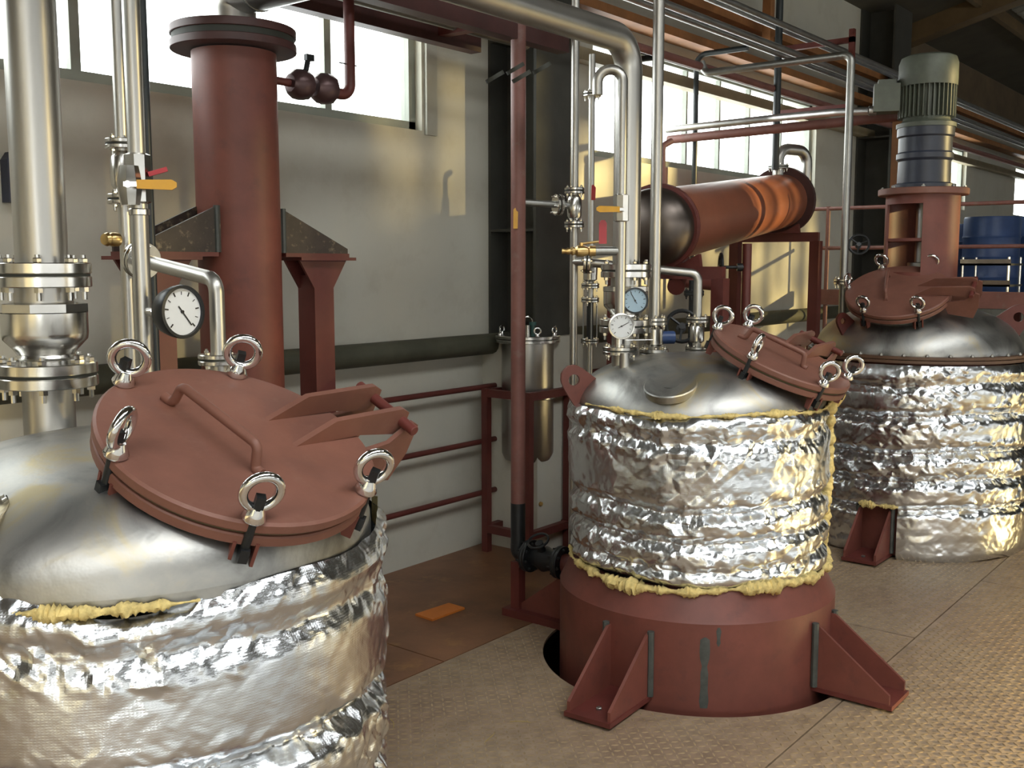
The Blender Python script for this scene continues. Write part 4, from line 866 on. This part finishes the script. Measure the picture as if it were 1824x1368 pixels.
m = MB(); m.cyl((fx - 0.02, fy - 0.04, 0.30), (fx - 0.05, fy - 0.14, 0.30), 0.014, seg=10); part(m, 'drain_cock', BRASS, t)

# ------------------------------------------------------------------ red riser, black valve and floor stand
rx, ry = 3.875, 3.045
t = thing('red_riser', 'faded red vertical pipe standing in front of the filter tank', 'pipe', (rx, ry, 0.31))
m = MB(); m.cyl((rx, ry, 0.56), (rx, ry, 2.80), 0.035, seg=22); part(m, 'pipe', REDPIPE, t)
m = MB(); m.cyl((rx, ry, 0.34), (rx, ry, 0.56), 0.036, seg=22); part(m, 'bare_length', IRON, t)
t = thing('globe_valve', 'black flanged valve joining the red riser to the middle vessel', 'valve', (rx, ry - 0.15, 0.25))
m = MB(); m.tube([(rx, ry, 0.36), (rx, ry, 0.31), (rx, ry - 0.06, 0.31)], 0.037, 0.04, 16); part(m, 'elbow', IRON, t)
m = MB(); m.lathe([(0.04, -0.09), (0.045, -0.05), (0.062, 0), (0.045, 0.05), (0.04, 0.09)], (rx, ry - 0.165, 0.31), (0, -1, 0), 18); part(m, 'body', IRON, t)
flange(t, (rx, ry - 0.075, 0.31), (0, -1, 0), 0.078, 0.014, 0.004, 8, 0.008, mat=IRON, bmat=IRON); flange(t, (rx, ry - 0.26, 0.31), (0, -1, 0), 0.078, 0.014, 0.004, 8, 0.008, mat=IRON, bmat=IRON)
m = MB(); m.cyl((rx, ry - 0.27, 0.31), (rx + 0.02, 2.70, 0.31), 0.045, seg=18); part(m, 'jacket_branch', REDDARK, t)
m = MB(); m.cyl((rx, ry - 0.165, 0.31), (rx - 0.05, ry - 0.165, 0.40), 0.02, seg=12); m.torus((rx - 0.055, ry - 0.165, 0.41), (-0.5, 0, 0.86), 0.05, 0.006, 22, 8); part(m, 'handwheel', IRON, t)
t = thing('valve_stand', 'low dark red angle stand under the black valve', 'stand', (rx, ry - 0.1, 0))
m = MB(); m.box((rx, ry - 0.0, 0.135), (0.05, 0.05, 0.27)); part(m, 'upright', REDDARK, t)
m = MB(); m.box((rx + 0.0, ry - 0.12, 0.018), (0.10, 0.36, 0.036)); part(m, 'base_channel', REDDARK, t)
# orange board on the floor
m = MB(); m.prism([(3.55, 3.427), (3.542, 3.307), (3.771, 3.30), (3.775, 3.41)], (0, 0, 0.006), (1, 0, 0), (0, 1, 0), 0.010); solo(m, 'orange_board', ORANGE, 'small orange board lying on the floor by the wall', 'board', (3.65, 3.36, 0.001))
for i, (x, y, a) in enumerate(((2.72, 2.28, 0.4), (2.95, 2.25, 2.0), (2.60, 2.62, 1.0), (3.05, 1.3, 0.2))):
    m = MB(); m.tube([(x + 0.03 * math.cos(a) * k + 0.008 * math.sin(k * 1.3), y + 0.03 * math.sin(a) * k + 0.008 * math.cos(k), 0.003) for k in range(4)], 0.0012, seg=5)
    solo(m, 'straw_scrap', STRAW, ['curled straw scrap on the floor left of the middle vessel bracket', 'straw scrap just in front of the middle vessel bracket', 'straw scrap on the floor between the two near vessels', 'straw scrap on the bare floor at the bottom right'][i], 'straw', (x, y, 0), 'straw scraps')

# ------------------------------------------------------------------ inclined condenser
ha, hb = V(5.06, 2.98, 1.915), V(7.74, 3.475, 2.20); hd = (hb - ha).normalized()
t = thing('condenser', 'long red inclined condenser on a steel frame under the second window', 'heat exchanger', ((ha + hb) / 2 - V(0, 0, 0.25)))
m = MB(); m.cyl(ha, hb, 0.207, seg=48); part(m, 'shell', REDHX, t)
flange(t, ha - hd * 0.02, hd, 0.235, 0.022, 0.006, 0, mat=REDDARK)
flange(t, hb + hd * 0.02, hd, 0.262, 0.03, 0.008, 0, mat=RACKRED)
m = MB(); m.lathe([(0.215, 0), (0.215, 0.04), (0.205, 0.08), (0.16, 0.13), (0.09, 0.155), (0, 0.165)], ha - hd * 0.045, -hd, 44); part(m, 'end_cap', metal('dark_end_cap', (0.16, 0.135, 0.12), 0.38, 0.15, 6), t)
m = MB(); m.cyl(hb + hd * 0.05, hb + hd * 0.16, 0.225, seg=44, bev=0.02); part(m, 'channel_head', REDDARK, t)
m = MB(); n0 = hb + V(-0.13, -0.03, 0.19); m.tube([n0, n0 + V(0, 0, 0.20), n0 + V(0.30, -0.10, 0.20), n0 + V(0.30, -0.10, -0.32)], 0.042, 0.10, 18); part(m, 'outlet_elbow', STEEL, t)
flange(t, n0 + V(0, 0, 0.06), (0, 0, 1), 0.078, 0.012, 0.005, 6, 0.007, mat=DULL)
hw = ha + V(0.02, 0.0, 0.2)
m = MB(); m.cyl(hw - V(0, 0, 0.02), hw + V(0, 0, 0.12), 0.028, seg=14); m.tube([hw + V(0, 0, 0.1), hw + V(0, 0, 0.24), hw + V(0.06, -0.02, 0.27)], 0.017, 0.03, 12); part(m, 'inlet_stub', REDPIPE, t)
for f_, nm in ((0.05, 0), (0.93, 1)):
    p = ha + (hb - ha) * f_; m = MB(); m.prism([(-0.2, -0.0), (0.2, 0.0), (0.19, 0.07), (0.1, 0.02), (0, 0.0), (-0.1, 0.02), (-0.19, 0.07)], p - V(0, 0, 0.235), (-hd.y, hd.x, 0), (0, 0, 1), 0.05); part(m, 'saddle', REDDARK, t)
t = thing('condenser_stand', 'dark red steel frame of posts and beams under the inclined condenser', 'frame', ((ha + hb) / 2).to_2d().to_3d())
sd = V(-hd.y, hd.x, 0).normalized()
for f_ in (0.05, 0.95):
    p = ha + (hb - ha) * f_; zt = p.z - 0.27
    m = MB(); m.bar(V(p.x, p.y, zt) - sd * 0.33, V(p.x, p.y, zt) + sd * 0.33, 0.07, 0.07); part(m, 'cross_beam', REDDARK, t)
    for k in (-1, 1): m = MB(); q = V(p.x, p.y, 0) + sd * 0.31 * k; m.box(q + V(0, 0, (zt - 0.03) / 2), (0.075, 0.075, zt - 0.03)); part(m, 'post', REDDARK, t)
# dark tee and valves under the condenser
t = thing('condensate_tee', 'dark pipe tee hanging under the left end of the condenser', 'pipe', (5.35, 3.03, 1.5))
m = MB(); m.tube([(5.40, 3.04, 1.75), (5.40, 3.04, 1.63), (5.75, 2.98, 1.60)], 0.055, 0.05, 16); m.cyl((5.40, 3.04, 1.66), (5.20, 2.95, 1.58), 0.05, seg=16); part(m, 'tee', REDDARK, t)
m = MB(); m.cyl((5.10, 2.78, 0.0), (5.10, 2.78, 1.62), 0.028, seg=12); part(m, 'drain_leg', IRON, t); flange(t, (5.10, 2.78, 1.55), (0, 0, 1), 0.055, 0.012, 0.004, 4, 0.007, mat=IRON, bmat=IRON)
def handwheel_valve(label, c, n, r, stem, body=IRON):
    c = V(c); n = V(n).normalized(); t = thing('handwheel_valve', label, 'valve', c - n * stem)
    m = MB(); m.torus(c, n, r, r * 0.13, 28, 8); u, v, _ = frame_from(n)
    for k in range(3): a = 2 * PI * k / 3 + 0.4; m.tube([c, c + (u * math.cos(a) + v * math.sin(a)) * r], r * 0.09, seg=6)
    m.cyl(c - n * r * 0.12, c + n * r * 0.15, r * 0.22, seg=12); part(m, 'handwheel', IRON, t)
    m = MB(); m.cyl(c - n * stem, c, r * 0.13, seg=10); m.cyl(c - n * stem, c - n * stem * 0.6, r * 0.32, seg=10); part(m, 'stem', body, t)
    return t
handwheel_valve('black handwheel between two flanged pipes of the middle vessel', (4.58, 2.56, 1.40), (-0.82, -0.52, 0.2), 0.078, 0.12)
hv = handwheel_valve('upright black handwheel on a vertical pipe below the condenser', (5.70, 2.93, 1.69), (-0.55, 0.83, 0), 0.078, 0.16)
m = MB(); m.cyl((5.78, 2.80, 0.0), (5.78, 2.80, 1.83), 0.028, seg=12); part(m, 'pipe', REDDARK, hv)
m = MB(); m.cyl((4.62, 2.585, 0.0), (4.62, 2.585, 1.25), 0.03, seg=12); solo(m, 'drain_riser', REDDARK, 'short dark red pipe behind the flange of the middle vessel', 'pipe', (4.62, 2.585, 0))
t = thing('receiver_tank', 'low red receiver behind the middle vessel dome', 'tank', (4.9, 2.45, 0))
m = MB(); m.lathe([(0, 0.0), (0.26, 0.0), (0.26, 1.17), (0.245, 1.22), (0.18, 1.26), (0, 1.28)], (4.9, 2.45, 0), seg=40); part(m, 'shell', RED, t)

# ------------------------------------------------------------------ overhead pipe rack
t = thing('pipe_rack', 'dark red overhead rack beams running along the wall', 'rack', (3.0, 3.2, 2.72))
for y, z in ((3.06, 2.78), (3.62, 2.85)): m = MB(); m.span((-3, y - 0.035, z - 0.05), (4.25, y + 0.035, z + 0.05)); part(m, 'rack_beam', RACKRED, t)
for x in (0.6, 2.1, 3.95): m = MB(); m.span((x - 0.03, 3.06, 2.83), (x + 0.03, 3.70, 2.89)); part(m, 'cross_member', REDDARK, t)
for x in (4.2, 7.9): m = MB(); m.span((x - 0.035, 3.66, 3.42), (x + 0.035, 3.73, 4.4)); part(m, 'hanger_post', RUST, t)
for x in (8.05,):
    m = MB(); m.span((x - 0.02, 3.05, 2.86), (x + 0.02, 3.09, 3.5)); m.span((x - 0.02, 3.05, 3.4), (x + 0.02, 3.7, 3.44)); m.span((x - 0.02, 3.05, 2.90), (x + 0.02, 3.7, 2.94)); part(m, 'hanger_frame', REDDARK, t)
def rack_pipe(y, z, r, mat, label, x0=-3.0, x1=22.0):
    m = MB(); m.tube([(x0, y, z), (x1, y, z)], r, seg=14); solo(m, 'rack_pipe', mat, label, 'pipe', (x0, y, z), 'overhead pipes along the wall')
rack_pipe(3.40, 3.265, 0.024, GALV, 'lower of the two bright steel pipes on the overhead rack')
rack_pipe(3.22, 3.225, 0.024, GALV, 'upper of the two bright steel pipes on the overhead rack')
rack_pipe(3.50, 3.50, 0.022, GALV, 'bright steel pipe high on the overhead rack, near the roof', 3.0)
rack_pipe(3.20, 3.38, 0.022, GALV, 'highest steel pipe of the overhead rack, at the top edge', 3.0)
rack_pipe(3.45, 3.02, 0.026, REDPIPE, 'faded red pipe hanging lowest on the overhead rack')
rack_pipe(3.60, 3.06, 0.020, DULL, 'dull grey pipe behind the faded red rack pipe')
rack_pipe(3.30, 2.86, 0.045, IRON, 'thick dark pipe lying on the rack beam above the red column', -3.0, 4.2)
rack_pipe(3.48, 2.87, 0.03, DULL, 'grey pipe on the rack beam beside the thick dark pipe', -3.0, 4.5)
def drop(path, r, mat, label, bend=0.08, cat='pipe', name='drop_pipe'):
    m = MB(); m.tube(path, r, bend, 14); return solo(m, name, mat, label, cat, path[-1])
drop([(7.05, 3.45, 3.25), (7.05, 3.86, 3.25), (7.05, 3.86, 1.4)], 0.02, BLACKPIPE, 'dark pipe with curved top dropping past the second window')
drop([(5.9, 3.45, 3.02), (5.9, 3.80, 3.02), (5.9, 3.80, 2.75)], 0.02, BLACKPIPE, 'short black hose hooked over behind the vapour elbow')
drop([(7.50, 3.42, 4.2), (7.50, 3.42, 2.42)], 0.027, BLACKPIPE, 'thick dark pipe dropping to the right end of the condenser')
# pipe from the rack to the far vessel
t = thing('far_feed_pipe', 'grey pipe crossing from the rack and dropping to the far vessel', 'pipe', (6.37, 2.43, 1.35))
m = MB(); m.tube([(6.37, 2.43, 1.33), (6.37, 2.43, 2.975), (6.37, 3.42, 2.975), (6.37, 3.45, 3.05)], 0.024, 0.05, 16); part(m, 'pipe', DULL, t)
flange(t, (6.37, 2.43, 1.60), (0, 0, 1), 0.06, 0.014, 0.005, 6, 0.008)
handwheel_valve('small black handwheel left of the far vessel lantern', (6.42, 2.36, 1.83), (-0.9, -0.4, 0.2), 0.06, 0.05)
# red beam and conduit to the motor
m = MB(); m.tube([(6.9, 4.0, 2.63), (6.9, 2.28, 2.655)], 0.032, seg=14); t = solo(m, 'cable_beam', REDPIPE, 'red pipe beam crossing the second window towards the motor', 'beam', (6.9, 3.2, 2.6))
m = MB(); m.tube([A + bd * 0.325 + V(0, 0, 2.648), (6.60, 2.60, 2.672), (6.87, 3.15, 2.712), (6.87, 4.0, 2.70)], 0.025, 0.25, 14); solo(m, 'cable_conduit', GALV, 'galvanised conduit from the motor terminal box along the red beam', 'conduit', (6.87, 3.2, 2.7))
m = MB(); m.span((6.88, 2.27, 0.0), (6.95, 2.34, 2.62)); solo(m, 'beam_post', RUST, 'slim brown post behind the motor lantern', 'post', (6.91, 2.3, 0.0))

# ------------------------------------------------------------------ far end: railing, drums, racks
t = thing('far_railing', 'thin red railing behind the far vessel', 'railing', (9.5, 2.3, 0))
for z in (2.22, 1.86): m = MB(); m.tube([(9.4, 1.2, z), (9.4, 3.9, z)], 0.018, seg=10); part(m, 'rail', REDPIPE, t)
m = MB(); m.span((9.36, 1.2, 1.34), (9.44, 3.9, 1.48)); part(m, 'toe_beam', REDPIPE, t)
for y in (1.4, 3.75): m = MB(); m.tube([(9.4, y, 0), (9.4, y, 2.24)], 0.02, seg=10); part(m, 'post', REDPIPE, t)
m = MB(); m.tube([(7.75, 2.22, 0.0), (7.75, 2.22, 2.35)], 0.016, seg=10); solo(m, 'level_tube', STEEL, 'thin bright tube right of the red motor lantern', 'pipe', (7.75, 2.22, 0))
def drum(x, y, z, r, h, label, mat=DRUM):
    t = thing('drum', label, 'drum', (x, y, z), 'blue drums at the far end')
    pr_ = [(0, 0), (r * 0.97, 0), (r, 0.02)]
    for k in range(1, 4): zz = h * k / 4; pr_ += [(r, zz - 0.02), (r * 1.03, zz), (r, zz + 0.02)]
    pr_ += [(r, h - 0.02), (r * 0.97, h), (r * 0.9, h - 0.015), (0, h - 0.015)]
    m = MB(); m.lathe(pr_, (x, y, z), seg=28); part(m, 'body', mat, t)
    m = MB(); m.cyl((x + r * 0.5, y, z + h - 0.016), (x + r * 0.5, y, z + h + 0.012), 0.04, seg=10); part(m, 'bung', INK, t)
m = MB(); m.span((10.2, 1.5, 1.30), (15.5, 3.55, 1.36)); t = solo(m, 'storage_deck', DARKCOL, 'dark raised storage deck behind the far vessel', 'platform', (12.5, 2.7, 1.30))
for x in (10.3, 12.8, 15.4):
    for y in (1.6, 3.45): m = MB(); m.span((x - 0.05, y - 0.05, -1.30), (x + 0.05, y + 0.05, 0.0)); o = part(m, 'deck_leg', REDDARK, None); o.data.transform(Matrix.Translation((-12.5, -2.7, 0))); o.parent = t
drum(11.9, 2.95, 1.36, 0.28, 0.85, 'blue drum directly right of the red motor lantern')
drum(12.95, 2.78, 1.36, 0.28, 0.88, 'blue drum cut off by the right edge')
drum(12.45, 3.25, 1.36, 0.28, 0.80, 'blue drum at the back between the two others')
m = MB(); m.tube([(12.2, 2.62, 1.36), (12.2, 2.62, 2.45)], 0.03, seg=10); solo(m, 'steel_pole', STEEL, 'bright steel pole between the blue drums', 'pole', (12.2, 2.62, 1.36))
t = thing('tool_trolley', 'low steel tray trolley in front of the blue drums', 'trolley', (10.9, 2.65, 1.36))
for z in (1.50, 1.70): m = MB(); m.span((10.6, 2.45, z), (11.1, 2.9, z + 0.02)); m.span((10.6, 2.45, z), (10.62, 2.9, z + 0.06)); part(m, 'tray', STEEL2, t)
for x in (10.62, 11.08):
    for y in (2.47, 2.88): m = MB(); m.cyl((x, y, 1.36), (x, y, 1.78), 0.012, seg=8); part(m, 'leg', STEEL2, t)
